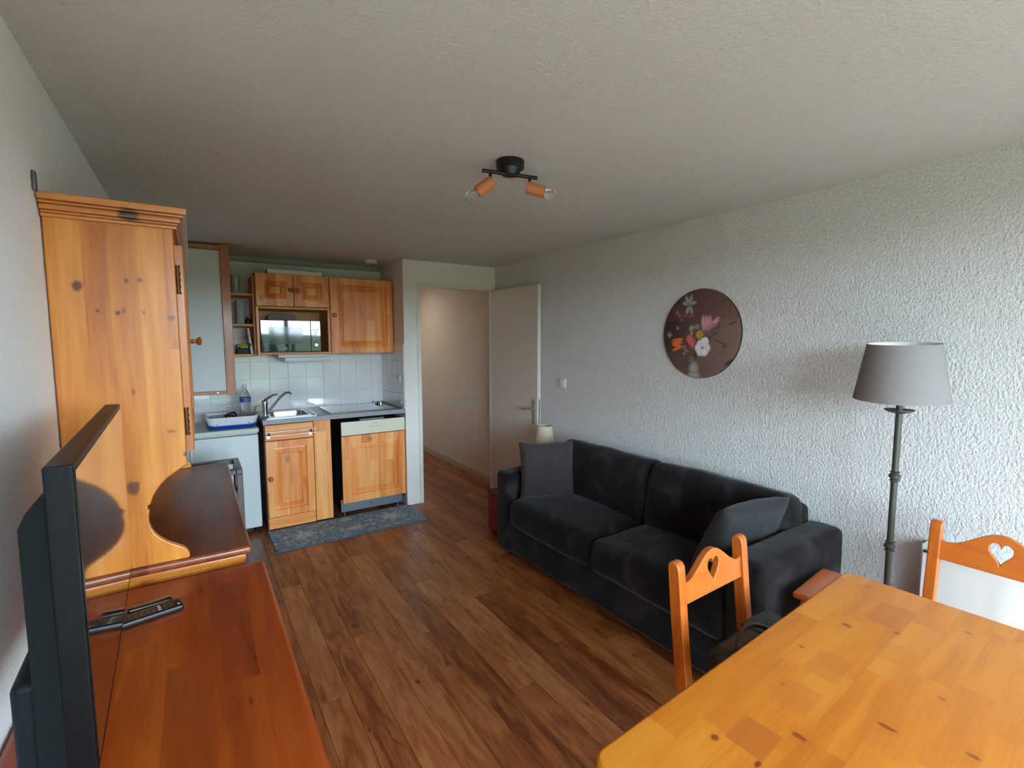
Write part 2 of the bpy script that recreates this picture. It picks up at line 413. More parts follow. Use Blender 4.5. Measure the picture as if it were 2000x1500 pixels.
# outdoors seen in the reflections: meadow, hills, firs
def ground_mat():
    t = NT('meadow_grass'); tc = t.new('ShaderNodeTexCoord'); n = t.new('ShaderNodeTexNoise'); n.inputs['Scale'].default_value = .25; n.inputs['Detail'].default_value = 6
    t.l.new(tc.outputs['Object'], n.inputs['Vector'])
    t.l.new(t.ramp(n.outputs['Fac'], [(.35, sl((48, 66, 26))), (.65, sl((78, 92, 40)))]), t.b.inputs['Base Color']); t.b.inputs['Roughness'].default_value = .95
    return t.m
b = bmesh.new(); N = 40
gv = {}
for i in range(N+1):
    for j in range(N+1):
        x = -120+240*i/N; y = -4-160*j/N
        z = -3.2 + 3.6*min(1, j/24)**.8 + (max(0, j-24)/16)**1.5*2.6*(1+.35*math.sin(x*.05+1))
        gv[i, j] = b.verts.new((x, y, z))
for i in range(N):
    for j in range(N): b.faces.new((gv[i, j], gv[i, j+1], gv[i+1, j+1], gv[i+1, j]))
gm = MB(); gm.add(b); g_ = gm.build('ground', ground_mat(), None, True); g_['kind'] = 'structure'
b = MB(); rt = random.Random(5)
for k in range(60):
    x = rt.uniform(-90, 120); y = rt.uniform(-158, -125); h_ = rt.uniform(2, 3.6)
    for q in range(3): b.lathe([(h_*.3*(1-q*.2), .8+h_*(.0+.25*q)), (.02, .8+h_*(.45+.27*q))], 7, T(x, y, 0))
for (x, y, zt2) in ((6.1, -60, 3.9), (7.3, -62, 3.3), (8.4, -60, 3.7), (5.0, -55, 3.6), (10.9, -60, 2.4), (9.2, -64, 2.9), (-6, -40, 5), (-12, -45, 6), (2, -48, 5), (18, -60, 4), (22, -58, 5)):
    for q in range(6): b.lathe([((zt2+2.5)*.15*(1-q*.14), -2.2+(zt2+2.5)*(.02+.14*q)), (.02, -2.2+(zt2+2.2)*(.30+.14*q))], 9, T(x, y, 0))
tr = b.build('conifer_forest', plain('fir_needles', (30, 48, 34), .9, noise_amt=.4, nscale=.8), None)
tag(tr, 'dark fir trees mirrored in the microwave door', 'trees', kind='stuff')

# wall tiles of the kitchen recess, one piece each
tp = .155
tme = {}
def tile(w, h_, loc, rz, parent):
    key = (round(w, 3), round(h_, 3))
    if key not in tme:
        me = bpy.data.meshes.new('tile'); q = MB().box(.0012, w-.0012, -.006, 0, .0012, h_-.0012, .0015, 2); q.bm.to_mesh(me); q.bm.free(); me.materials.append(M_tile); tme[key] = me
    o = bpy.data.objects.new('tile', tme[key]); COL.objects.link(o); o.location = loc; o.rotation_euler = (0, 0, rz); o.parent = parent
box('grout_bed', -.215, 1.609, YK-.003, YK, .90, 1.52, M_grout, wb)
box('grout_bed', 1.607, 1.610, YP+.005, YK, .90, 1.53, M_grout, pier)
rows = [(.90, .150), (1.05, tp), (1.205, tp), (1.36, tp)]
xs = [-.213+tp*k for k in range(12)]
for z, h_ in rows:
    for x in xs:
        w = min(tp, 1.606-x)
        if w > .02: tile(w, h_, (x, YK-.003, z), 0, wb)
    y = YK-.004
    while y > YP+.03:
        w = min(tp, y-(YP+.006)); 
        if w > .02: tile(w, h_, (1.607, y, z), R(-90), pier)
        y -= tp

# ================================================================== BUFFET (pine hutch) on the left wall
BY0, BY1 = 1.79, 3.11
kn_side = [(1.703, -.262, .018, .014, .95), (1.723, -.153, .011, .009, .8), (1.727, -.123, .009, .009, .7), (1.635, -.222, .008, .006, .8), (1.629, -.177, .008, .008, .85), (1.637, -.163, .010, .005, .6),
           (1.633, -.118, .007, .004, .6), (1.619, -.053, .011, .013, .7), (1.112, -.172, .026, .020, .9), (1.275, -.07, .006, .016, .5), (1.20, -.038, .008, .007, .85), (1.40, -.155, .012, .006, .5)]
M_side = wood('pine_side', (218, 146, 60), (198, 120, 38), (162, 84, 22), 'Z', 'X', .062, 3.0, .38, .36, .12, kn_side, knotcol=(84, 40, 24))
M_pine = wood('pine_board', (214, 144, 64), (194, 118, 44), (160, 86, 26), 'Z', 'Y', .09, 2.0, .3, .35, .15, autoknots=3.2)
M_pineY = wood('pine_rail', (214, 142, 70), (192, 116, 48), (150, 80, 28), 'Y', 'Z', .2, 2.0, .2, .3, .4, [(BY0+.6, 1.90, .06, .02, .8)])
M_pineX = wood('pine_cornice', (214, 140, 66), (190, 112, 44), (146, 76, 26), 'X', 'Z', .3, 2.0, .1, .3, .4, [(-.135, 1.905, .03, .022, .9)])
M_top = wood('stained_counter', (142, 74, 38), (120, 56, 26), (92, 38, 16), 'Y', 'X', .075, .42, .30, .34, .3, autoknots=3.0, knotcol=(58, 24, 12))
M_knob = plain('turned_knob', (150, 84, 40), .35, coat=.4)
bf = empty('buffet_hutch', (0, 0, 0), 0, 'tall pine buffet hutch with dark stained counter against left wall', 'cabinet')
base = MB().box(L+.003, .078, BY0+.012, BY1-.01, .06, .83).box(L+.003, .106, BY0+.004, BY0+.03, .0, .835, .002).box(L+.003, .106, BY1-.03, BY1-.004, 0, .835, .002).build('base_cabinet', M_side, bf)
for k in range(2):
    y0 = BY0+.05+k*.615
    d = MB().rings(.60, .60, [(0, 0), (0, -.02), (.06, -.02), (.066, -.010), (.08, -.010), (.11, -.018)], T(.079, y0, .10) @ RZ(90)).build('lower_door', M_pine, bf)
    kb = MB().lathe([(.007, 0), (.007, .008), (.014, .014), (.015, .020), (.008, .025)], 16, T(.096, y0+(.55 if k == 0 else .05), .42) @ RY(90)).build('knob', M_knob, d, True)
    dd = MB().rings(.60, .10, [(0, 0), (0, -.02), (.008, -.022)], T(.079, y0, .715) @ RZ(90)).build('drawer_front', M_pineY, bf)
    MB().lathe([(.007, 0), (.007, .008), (.014, .014), (.015, .020), (.008, .025)], 16, T(.098, y0+.3, .765) @ RY(90)).build('knob', M_knob, dd, True)
ct = MB().box(L+.003, .128, BY0-.006, BY1+.02, .840, .868, .011, 4).build('countertop', M_top, bf, True, label='dark red-brown stained countertop')
MB().box(L+.003, .112, BY0+.002, BY1+.01, .822, .842, .006, 3).build('counter_moulding', M_pineX, bf, True)
# upper side panels with the ogee cut-out
def side_profile():
    p = [(L+.003, .868), (-.045, .868), (-.043, .876), (-.047, .892), (-.056, .904), (-.070, .914), (-.088, .925), (-.104, .938), (-.118, .952), (-.129, .968), (-.136, .985), (-.140, 1.003), (-.140, 1.022), (-.137, 1.038),
         (-.142, 1.046), (-.140, 1.054), (-.133, 1.058), (-.130, 1.070), (-.124, 1.085), (-.114, 1.102), (-.101, 1.119), (-.084, 1.135), (-.064, 1.149), (-.047, 1.160), (-.036, 1.168), (-.035, 1.885), (L+.003, 1.885)]
    return p
for y in (BY0, BY1-.022):
    MB().prism(side_profile(), .022, (), T(0, y, 0), .0045).build('side_panel', M_side, bf, True, 50)
MB().box(L+.003, -.040, BY0+.022, BY1-.022, 1.168, 1.19, .003).build('shelf', M_pine, bf)
MB().box(L+.003, -.040, BY0+.022, BY1-.022, 1.50, 1.52, .003).build('shelf', M_pine, bf)
MB().box(L+.003, L+.012, BY0+.022, BY1-.022, .868, 1.885).build('back_panel', M_pine, bf)
MB().box(-.06, -.036, BY0+.022, BY1-.022, 1.838, 1.885).box(-.06, -.036, BY0+.022, BY1-.022, 1.168, 1.205).build('front_rail', M_pineY, bf)
for k in range(2):
    y0 = BY0+.018+k*.648
    d = MB().rings(.636, .632, [(0, 0), (0, -.018), (.003, -.021), (.065, -.021), (.072, -.010), (.085, -.010), (.12, -.019)], T(-.035, y0, 1.205) @ RZ(90)).build('upper_door', M_pine, bf)
    yk = y0+(.60 if k == 0 else .036)
    MB().lathe([(.0075, 0), (.0075, .006), (.011, .010), (.0075, .017), (.008, .022), (.016, .030), (.0175, .036), (.014, .041), (.006, .043)], 20, T(-.014, yk, 1.548) @ RY(90)).build('knob', M_knob, d, True)
    yh = y0+(.002 if k == 0 else .634)
    for z in (1.30, 1.735):
        h_ = MB().cyl((-.030, yh-.004 if k == 0 else yh+.004, z-.04), (-.030, yh-.004 if k == 0 else yh+.004, z+.04), .0055, n=10)
        for q in (-.04, -.02, 0, .02, .04): h_.cyl((-.030, yh-.004 if k == 0 else yh+.004, z+q-.003), (-.030, yh-.004 if k == 0 else yh+.004, z+q+.003), .0072, n=10)
        h_.build('hinge', M_brass, d, True)
cm = MB()
for z0, z1, p in ((1.880, 1.890, .010), (1.890, 1.897, .014), (1.897, 1.912, .020), (1.912, 1.920, .029), (1.920, 1.938, .036)):
    cm.box(L+.003, -.035+p, BY0-p, BY1+p, z0, z1, .003)
cm.build('cornice', M_pineX, bf, True)
settle(bf, (-.11, 2.45, 0))
br = box('bracket', L+.001, L+.009, 1.735, 1.755, 1.935, 1.985, plain('galvanised_grey', (92, 98, 96), .5, metal=.5), None, .003)
tag(br, 'small grey metal bracket on left wall above the buffet corner', 'bracket')

# ================================================================== TV CABINET (nearer, same wall)
M_tvtop = wood('orange_stained_top', (176, 82, 22), (152, 62, 13), (118, 42, 8), 'Y', 'X', .085, .5, .22, .33, .12, [(1.19, .08, .02, .004, .6), (1.05, .06, .02, .004, .6), (1.40, .07, .012, .004, .5), (1.62, -.02, .03, .01, .4)], knotcol=(70, 30, 12))
tc_ = empty('tv_cabinet', (0, 0, 0), 0, 'low orange-brown wooden sideboard under the television', 'sideboard')
CY0, CY1, CZ = .10, 1.742, .83
MB().box(L+.003, .112, CY0+.02, CY1-.02, .05, CZ-.03).box(L+.003, .125, CY0+.04, CY1-.04, 0, .06).build('carcass', M_side, tc_)
MB().box(L+.003, .160, CY0, CY1, CZ-.030, CZ, .014, 4).build('top_board', M_tvtop, tc_, True)
for k in range(3):
    y0 = CY0+.04+k*.525
    d = MB().rings(.51, .55, [(0, 0), (0, -.018), (.06, -.018), (.066, -.009), (.08, -.009), (.11, -.016)], T(.113, y0, .08) @ RZ(90)).build('door', M_pine, tc_)
    MB().lathe([(.007, 0), (.007, .008), (.014, .014), (.015, .020), (.008, .025)], 16, T(.129, y0+.46, .4) @ RY(90)).build('knob', M_knob, d, True)
    dd = MB().rings(.51, .13, [(0, 0), (0, -.018), (.008, -.020)], T(.113, y0, .65) @ RZ(90)).build('drawer_front', M_pineY, tc_)
    MB().lathe([(.007, 0), (.007, .008), (.014, .014), (.015, .020), (.008, .025)], 16, T(.131, y0+.255, .715) @ RY(90)).build('knob', M_knob, dd, True)
settle(tc_, (-.09, .92, 0))

# ------------------------------------------------------------------ television, local frame: screen in XZ facing -Y, origin mid-bottom on the sideboard
s_ = .81
nx, ny = -.168*s_, s_*1.0
fx, fy = -.105*1.9*s_, 1.9*s_
tvw = math.hypot(fx-nx, fy-ny)
zt, zb = 1.55-.193*s_, 1.55-.72*s_
ang = math.atan2(fy-ny, fx-nx)
tv = empty('television', ((nx+fx)/2, (ny+fy)/2, CZ), ang, 'black flat television standing on the orange-brown sideboard', 'television')
h0, h1, w2 = zb-CZ, zt-CZ, tvw/2
body = MB().box(-w2, w2, 0.0, .030, h0, h1, .003, 2).build('bezel', plain('tv_bezel', (8, 10, 11), .42, coat=.05), tv, True)
MB().box(-w2+.010, w2-.010, -.0008, .002, h0+.016, h1-.010).build('screen', M_screen, body)
bk = bmesh.new()
r0 = [(-w2+.004, h0+.004), (w2-.004, h0+.004), (w2-.004, h1-.030), (-w2+.004, h1-.030)]
r1 = [(-w2+.012, h0+.006), (w2-.012, h0+.006), (w2-.03, h1-.058), (-w2+.012, h1-.058)]
r2 = [(-w2+.020, h0+.012), (w2-.04, h0+.012), (w2-.08, h1-.080), (-w2+.022, h1-.080)]
rr = [[bk.verts.new((x, y, z)) for x, z in q] for q, y in ((r0, .028), (r1, .050), (r2, .060))]
for a, c in zip(rr[:-1], rr[1:]):
    for i in range(4): bk.faces.new((a[i], a[(i+1) % 4], c[(i+1) % 4], c[i]))
bk.faces.new(rr[-1]); bmesh.ops.recalc_face_normals(bk, faces=bk.faces)
m_ = MB(); m_.add(bk)
m_.build('back_cover', plain('tv_back', (13, 18, 20), .6), tv)
lb = MB().box(-w2+.03, w2-.20, .052, .085, h0+.0, h0+.14, .012, 3).build('back_housing', plain('tv_housing', (15, 21, 26), .5), tv, True)
for sgn in (-1, 1):
    x = sgn*.30
    MB().box(x-.010, x+.010, .030, .050, .006, h0+.02, .003).box(x-.012, x+.012, .028, .13, 0, .010, .003).build('foot', M_black, tv, True)
# ------------------------------------------------------------------ remote control
rc = empty('remote_control', (-.145, 1.525, CZ), R(12), 'black remote control lying on sideboard in front of the television', 'remote control')
M_rem = plain('remote_black', (20, 19, 19), .35)
MB().box(-.085, .085, -.025, .025, .0, .018, .006, 3).build('body', M_rem, rc, True)
M_btn = plain('remote_button', (70, 70, 72), .5); M_btnw = plain('remote_button_light', (196, 196, 190), .5)
for i in range(11):
    for j in range(3):
        x = -.066+i*.0125
        light = i in (8,)
        MB().box(x-.0038, x+.0038, -.015+j*.0115, -.015+j*.0115+.006, .0165, .0185, .001, 1).build('button', M_btnw if light else M_btn, rc, False, label='pale button' if light else None)
MB().cyl((.075, -.012, .0165), (.075, -.012, .019), .003, n=10).build('button', M_btnw, rc)
cb = MB().box(-.05, .05, -.014, .012, 0, .016, .007, 3).build('glasses_case', M_black, None, True)
cb.location = (-.135, 1.585, CZ); cb.rotation_euler = (0, 0, R(8)); tag(cb, 'small glossy black case behind the remote control', 'case')
cb.data.materials[0] = plain('gloss_black_case', (12, 12, 13), .12, coat=1)
cable = MB().tube([(-.315, 1.30, CZ+.004), (-.26, 1.20, CZ+.004), (-.245, 1.10, CZ+.004), (-.26, .98, CZ+.004), (-.30, .9, CZ+.004)], .003, 8).build('power_cable', M_blackmat, None, True)
tag(cable, 'thin black cable on the sideboard behind the television', 'cable')

# ================================================================== KITCHEN
M_kit = wood('kitchen_pine', (250, 182, 108), (240, 154, 78), (208, 112, 46), 'Z', 'X', .075, .9, .45, .42, .08, autoknots=4.0, knotcol=(140, 84, 46))
M_kitX = wood('kitchen_pine_rail', (250, 178, 104), (238, 150, 76), (206, 110, 46), 'X', 'Z', .2, 1.2, .2, .42, .08)
M_kitb = plain('cabinet_birch', (214, 154, 98), .5, noise_amt=.06, nscale=8)
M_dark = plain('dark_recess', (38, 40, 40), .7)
M_lam = plain('grey_laminate', (128, 130, 134), .35, noise_amt=.12, nscale=160)
PD = [(0, 0), (0, -.016), (.003, -.019), (.055, -.019), (.058, -.012), (.066, -.011), (.09, -.018), (.093, -.015)]
def rdoor(name, x0, x1, z0, z1, yf, parent, mat=None, prof=None, fr=None):
    w, h_ = x1-x0, z1-z0
    f = fr or .055
    pr = prof or [(0, 0), (0, -.016), (.003, -.019), (f, -.019), (f+.004, -.002), (f+.012, -.003), (f+.046, -.017), (f+.049, -.012), (f+.053, -.015)]
    return MB().rings(w, h_, pr, T(x0, yf, z0)).build(name, mat or M_kit, parent)
def knob(x, z, yf, parent, r=.019):
    return MB().lathe([(.008, 0), (.0065, .010), (r, .018), (r*1.02, .024), (r*.6, .030)], 18, T(x, yf, z) @ RX(90)).build('knob', M_knob, parent, True)
# wall unit: two small doors over an open bay with the microwave
UY = 4.53
u1 = empty('wall_cabinet', (0, 0, 0), 0, 'pine wall cabinet with two small doors above the microwave bay', 'cabinet', 'kitchen wall cabinets')
x0, x1 = .443, 1.025; zt_ = 2.108; zm = 1.835; zb_ = 1.432
c = MB().box(x0, x0+.020, UY, YK-.008, zb_, zt_).box(x1-.018, x1, UY, YK-.008, zb_, zt_).box(x0, x1, UY, YK-.008, zt_-.018, zt_).box(x0, x1, UY, YK-.008, zm-.018, zm).box(x0, x1, UY-.004, YK-.008, zb_, zb_+.02, .003).box(x0, x1, YK-.02, YK-.008, zb_, zt_)
c.build('carcass', M_kitb, u1)
MB().box(x0-.002, x0+.018, UY-.005, UY+.002, zb_, zm, .002).build('front_edge', M_kit, u1); MB().box(x1-.018, x1+.002, UY-.005, UY+.002, zb_, zm, .002).build('front_edge', M_kit, u1)
prs = [(0, 0), (0, -.016), (.003, -.019), (.060, -.019), (.063, -.002), (.068, -.003), (.096, -.018), (.099, -.010), (.104, -.015)]
d1 = rdoor('door', x0+.002, .732, zm+.004, zt_-.002, UY, u1, prof=prs); knob(.709, 1.975, UY-.019, d1)
d2 = rdoor('door', .737, x1-.002, zm+.004, zt_-.002, UY, u1, prof=prs); knob(.762, 1.975, UY-.019, d2)
settle(u1, (.734, 4.7, 1.432))
u2 = empty('wall_cabinet', (0, 0, 0), 0, 'taller pine wall cabinet with one raised-panel door right of the microwave', 'cabinet', 'kitchen wall cabinets')
MB().box(1.028, 1.600, UY, YK-.008, zb_+.002, zt_, .002).build('carcass', M_kitb, u2)
d = rdoor('door', 1.030, 1.600, zb_+.002, zt_, UY, u2, fr=.060); knob(1.060, 1.775, UY-.019, d)
settle(u2, (1.31, 4.7, 1.434))
# white slab lying on top
o = MB().box(0.545, .98, 4.56, 4.80, 2.109, 2.150, .004).build('white_panel', M_whitegloss, None); tag(o, 'flat white panel lying on top of the small-door cabinet', 'panel')
# microwave
mw = empty('microwave', (0, 0, 0), 0, 'black microwave oven in the open bay under the small cabinet doors', 'microwave')
mx0, mx1, mz0, mz1, my = .470, .945, 1.456, 1.722, 4.545
MB().box(mx0, mx1, my+.01, YK-.03, mz0, mz1, .004).build('casing', M_black, mw, True)
M_mwg = plain('microwave_glass', (6, 7, 9), .03, coat=0.0, ior=1.62)
dm = MB().box(mx0, .862, my-.012, my+.01, mz0, mz1, .003).build('door', M_mwg, mw, True)
MB().box(.530, .795, my-.0135, my-.012, mz0+.065, mz1-.055).build('door_window', plain('mw_window_print', (70, 76, 72), .05, coat=0), dm)
cp = MB().box(.864, mx1, my-.012, my+.01, mz0, mz1, .003).build('control_panel', M_mwg, mw, True)
M_lb = plain('panel_print', (225, 228, 232), .4)
MB().box(.876, .934, my-.014, my-.012, mz1-.055, mz1-.012).build('display', plain('mw_display', (150, 160, 170), .1, coat=1), cp)
for i in range(5):
    for j in range(2 if i != 1 and i != 2 else 1):
        xx = .880+j*.030 if not i in (1, 2) else .892
        MB().box(xx, xx+.020, my-.0145, my-.0118, mz1-.078-i*.021, mz1-.071-i*.021, .001, 1).build('button', M_lb, cp)
MB().lathe([(.0135, 0), (.0125, .012), (0.001, .0125)], 20, T(.905, my-.012, mz0+.055) @ RX(90)).build('dial', plain('dial_silver', (220, 222, 226), .2, metal=.6), cp, True)
# maker's mark: small white arc and a line of tiny letters
mk = MB()
mk.tube([(.655+.012*math.cos(a), my-.0125, mz0+.030+.006*math.sin(a)) for a in [R(v) for v in range(20, 161, 20)]], .0014, 6)
for q in range(7): mk.box(.638+q*.005, .641+q*.005, my-.0132, my-.0118, mz0+.020, mz0+.025)
mk.build('logo', M_lb, dm)
settle(mw, (.707, 4.7, mz0))
# dark rounded thing on the microwave: folded wooden tray
o = MB().prism([(.545, 1.7225), (.775, 1.7225), (.775, 1.760), (.765, 1.775), (.745, 1.785), (.60, 1.790), (.575, 1.784), (.545, 1.762)], .02, (), T(0, 4.70, 0), .004).build('tray', plain('brown_tray', (120, 74, 56), .45), None, True)
tag(o, 'brown rounded tray standing on top of the microwave', 'tray')
# extractor / light under the bay
hd_ = empty('cooker_hood', (0, 0, 0), 0, 'slim white cooker hood under the microwave bay', 'cooker hood')
MB().box(.60, .99, 4.56, 4.86, 1.402, 1.431, .004).build('casing', plain('hood_white', (206, 208, 206), .4), hd_, True)
MB().prism([(0, 0), (.36, 0), (.37, -.035), (-.0, -.035)], .02, (), T(.65, 4.555, 1.402), .003).build('visor', plain('hood_visor', (186, 190, 192), .25), hd_, True)
settle(hd_, (.79, 4.7, 1.402))
# open shelves left of the bay
sh = empty('open_shelf_unit', (0, 0, 0), 0, 'narrow open wooden shelves between white cupboard and microwave bay', 'shelf')
for z in (1.942, 1.690, 1.440): MB().box(.235, .441, 4.60, YK-.008, z-.020, z, .003).build('shelf', M_kitb, sh)
MB().box(.425, .442, 4.585, YK-.008, 1.42, 2.09, .002).build('end_panel', M_kitb, sh)
settle(sh, (.33, 4.74, 1.42))
o = MB().lathe([(.028, 0), (.03, .005), (.026, .03), (.034, .09), (.036, .14), (.034, .15), (.031, .145), (.023, .03), (.001, .01)], 20, T(.318, 4.70, 1.9425)).build('glass_vase', plain('cut_glass', (235, 235, 228), .15, trans=.6), None, True)
tag(o, 'pale patterned glass vase on the top open shelf', 'vase')
o = empty('paper_towel', (.345, 4.74, 1.690), 0, 'grey paper roll standing on the middle open shelf', 'paper roll')
MB().lathe([(.02, 0), (.036, 0), (.036, .20), (.02, .20), (.02, 0)], 24, cap=False).build('roll', plain('grey_paper', (170, 180, 180), .9), o, True)
o = empty('frying_pan', (.385, 4.70, 1.690), 0, 'black pan beside the grey paper roll on the middle shelf', 'pan')
o.location = (.398, 4.70, 1.690)
MB().lathe([(.0, .0), (.024, 0), (.026, .045), (.024, .047), (.022, .006), (0.0, .004)], 24).build('pot', M_blackmat, o, True)
MB().tube([(0, 0, .045), (-.005, -.03, .055), (-.012, -.07, .058)], .005, 8).build('handle', M_black, o, True)
o = box('black_tray', .30, .385, 4.62, 4.84, 1.4405, 1.485, M_blackmat, None, .006); tag(o, 'black tray on the lowest open shelf', 'tray')
o = empty('dish_cloth', (.342, 4.70, 1.4865), 0, 'yellow-green folded cloth on the black shelf tray', 'cloth')
b = soft(.08, .12, .035, .008, .01, sd=3, r=.012); m_ = MB(); m_.add(b, T(0, 0, .018)); m_.build('fold', plain('yellow_cloth', (196, 180, 62), .9), o, True)
b = soft(.06, .05, .02, .004, .004, sd=5, r=.007); m_ = MB(); m_.add(b, T(.005, -.10, .012)); q = m_.build('lower_fold', plain('green_cloth', (150, 168, 92), .9), o, True)
for k, (dx, dz) in enumerate(((0, .10), (.018, .03))):
    o = MB().lathe([(.008, 0), (.008, .012), (.012, .014), (.0125, .02), (.003, .026)], 14, T(.375+dx, 4.62, 1.486+dz) @ RX(90)).build('chrome_hook', M_chrome, None, True)
    tag(o, 'small chrome hook on lowest open shelf, %s of the two' % ('upper' if k == 0 else 'lower'), 'hook', 'chrome hooks on the lowest shelf')
o = MB().prism([(0, 0), (.022, 0), (-.006, .215), (-.020, .215)], .17, (), T(.400, 4.63, 1.4405), .002).build('cutting_board', plain('white_board', (206, 196, 196), .5), None, True)
tag(o, 'pale cutting board leaning on lowest open shelf side', 'cutting board')
# white wall cupboard framed in wood over the fridge
wc = empty('wall_cupboard', (0, 0, 0), 0, 'white panelled wall cupboard with brown wooden frame above the fridge', 'cupboard')
M_fr = wood('brown_frame', (190, 122, 70), (172, 102, 54), (146, 78, 36), 'Z', 'X', .2, 3, .1, .4, .2)
M_frX = wood('brown_frame_rail', (190, 126, 76), (172, 104, 58), (146, 80, 40), 'X', 'Z', .2, 3, .1, .4, .2)
MB().box(L+.003, .236, 4.33, YK-.010, 1.15, 2.262).build('carcass', M_fr, wc)
MB().box(L+.003, .240, 4.315, 4.331, 1.165, 2.225, .002).build('white_panel', plain('cupboard_white', (206, 212, 212), .4), wc)
MB().box(.195, .256, 4.295, 4.332, 1.135, 2.272, .003).build('stile', M_fr, wc).location
wc_children = list(wc.children)
MB().box(L+.003, .236, 4.300, 4.332, 2.232, 2.262, .002).build('top_rail', M_frX, wc)
MB().box(L+.003, .236, 4.300, 4.332, 1.140, 1.168, .002).build('bottom_rail', M_frX, wc)
for x, z in ((.13, 2.248), (.135, 1.154)): MB().cyl((x, 4.297, z), (x, 4.301, z), .005, n=10).build('screw', M_steel, wc)
settle(wc, (-.03, 4.6, 1.135))
# fridge
fr = empty('fridge', (0, 0, 0), 0, 'white undercounter fridge below the white wall cupboard', 'fridge')
M_fri = plain('fridge_white', (206, 216, 216), .35, coat=.2)
MB().box(-.205, .395, 4.37, 4.86, .03, .815, .004).build('body', M_fri, fr, True)
MB().box(-.205, .395, 4.305, 4.362, .045, .805, .010, 3).build('door', M_fri, fr, True)
MB().box(-.21, .400, 4.295, 4.87, .822, .858, .006, 3).build('top_panel', plain('fridge_top', (198, 204, 194), .4, noise_amt=.05), fr, True, label='greenish white worktop panel')
MB().box(-.17, .33, 4.365, 4.40, .0, .045).build('plinth', M_dark, fr)
MB().box(-.065, -.045, 4.285, 4.306, .62, .76, .004).build('handle', M_whitegloss, fr, True)
settle(fr, (.095, 4.58, 0))
# base run: carcass, drawer front with towel rail, door, filler, dishwasher
bc = empty('base_cabinet', (0, 0, 0), 0, 'pine base cabinet under the sink with drawer front and one door', 'cabinet')
BF = 4.290
MB().box(.447, .465, BF, 4.87, 0.0, .880).box(.925, .943, BF+.02, 4.87, 0.0, .880).box(.447, .943, 4.85, 4.87, .08, .88).box(.447, .943, BF, 4.87, .08, .098).build('carcass', plain('cabinet_side_dark', (94, 52, 34), .5), bc)
dw_ = MB().rings(.362, .128, [(0, 0), (0, -.016), (.003, -.019), (.010, -.019)], T(.440, BF, .745)).build('drawer_front', M_kitX, bc)
ra = MB()
for z in (.822, .790): ra.cyl((.436, 4.235, z), (.812, 4.235, z), .0042, n=10)
ra.build('towel_rail', M_chrome, dw_, True)
for x in (.462, .778):
    MB().tube([(x, 4.271, .795), (x, 4.235, .80), (x, 4.233, .822)], .007, 8).box(x-.012, x+.012, 4.262, 4.272, .765, .81, .002).build('rail_bracket', M_chrome, dw_, True)
d = rdoor('door', .440, .802, .110, .740, BF, bc, fr=.058); knob(.466, .436, BF-.019, d)
MB().box(.806, .943, BF-.019, BF, .018, .880, .003).build('filler_panel', M_kit, bc)
MB().box(.440, .802, BF-.012, BF+.004, .012, .105, .003).build('plinth', M_kitX, bc)
MB().box(.432, .448, BF-.004, 4.87, .0, .880).build('side_panel', plain('cabinet_side_dark', (94, 52, 34), .5), bc)
settle(bc, (.69, 4.58, 0))
dwm = empty('dishwasher', (0, 0, 0), 0, 'built-in dishwasher with cream control strip and pine front', 'dishwasher')
DF = 4.300
MB().box(1.030, 1.602, DF+.003, 4.84, .075, .830).build('body', M_dark, dwm)
cs = MB().box(1.030, 1.604, DF-.030, DF+.002, .722, .842, .004).build('control_strip', plain('cream_plastic', (222, 220, 196), .4), dwm, True)
MB().box(1.31, 1.345, DF-.0315, DF-.0295, .812, .8155).build('label_print', plain('grey_print', (90, 92, 86), .6), cs)
pm_ = MB()
for q in range(14): pm_.box(1.283+q*.0075, 1.287+q*.0075, DF-.0315, DF-.0295, .786, .7885+.002*(q % 3 == 0))
pm_.build('program_print', plain('grey_print', (90, 92, 86), .6), cs)
rdoor('front_panel', 1.030, 1.604, .118, .716, DF-.008, dwm, fr=.070)
pk = MB().box(1.015, 1.575, DF+.0, DF+.012, .035, .150, .002).build('plinth', plain('galvanised_plinth', (120, 134, 142), .35, metal=.5), dwm)
MB().cyl((1.28, DF-.004, .083), (1.28, DF, .083), .006, n=10).build('plug', M_blackmat, pk)
for x in (1.05, 1.54): MB().cyl((x, DF+.03, 0), (x, DF+.03, .05), .012).build('foot', M_steel, dwm)
MB().box(1.20, 1.42, DF-.005, DF+.05, .842, .856, .004).build('door_latch', plain('latch_grey', (120, 126, 130), .4), dwm)
settle(dwm, (1.317, 4.57, 0))
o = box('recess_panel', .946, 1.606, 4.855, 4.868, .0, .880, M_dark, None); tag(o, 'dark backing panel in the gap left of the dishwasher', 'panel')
o = MB().tube([(.975, 4.60, .03), (.985, 4.55, .25), (.975, 4.58, .45), (.99, 4.6, .6)], .018, 8).build('drain_hose', plain('hose_grey', (80, 84, 88), .5), None, True); tag(o, 'grey drain hose in the dark gap beside dishwasher', 'hose')
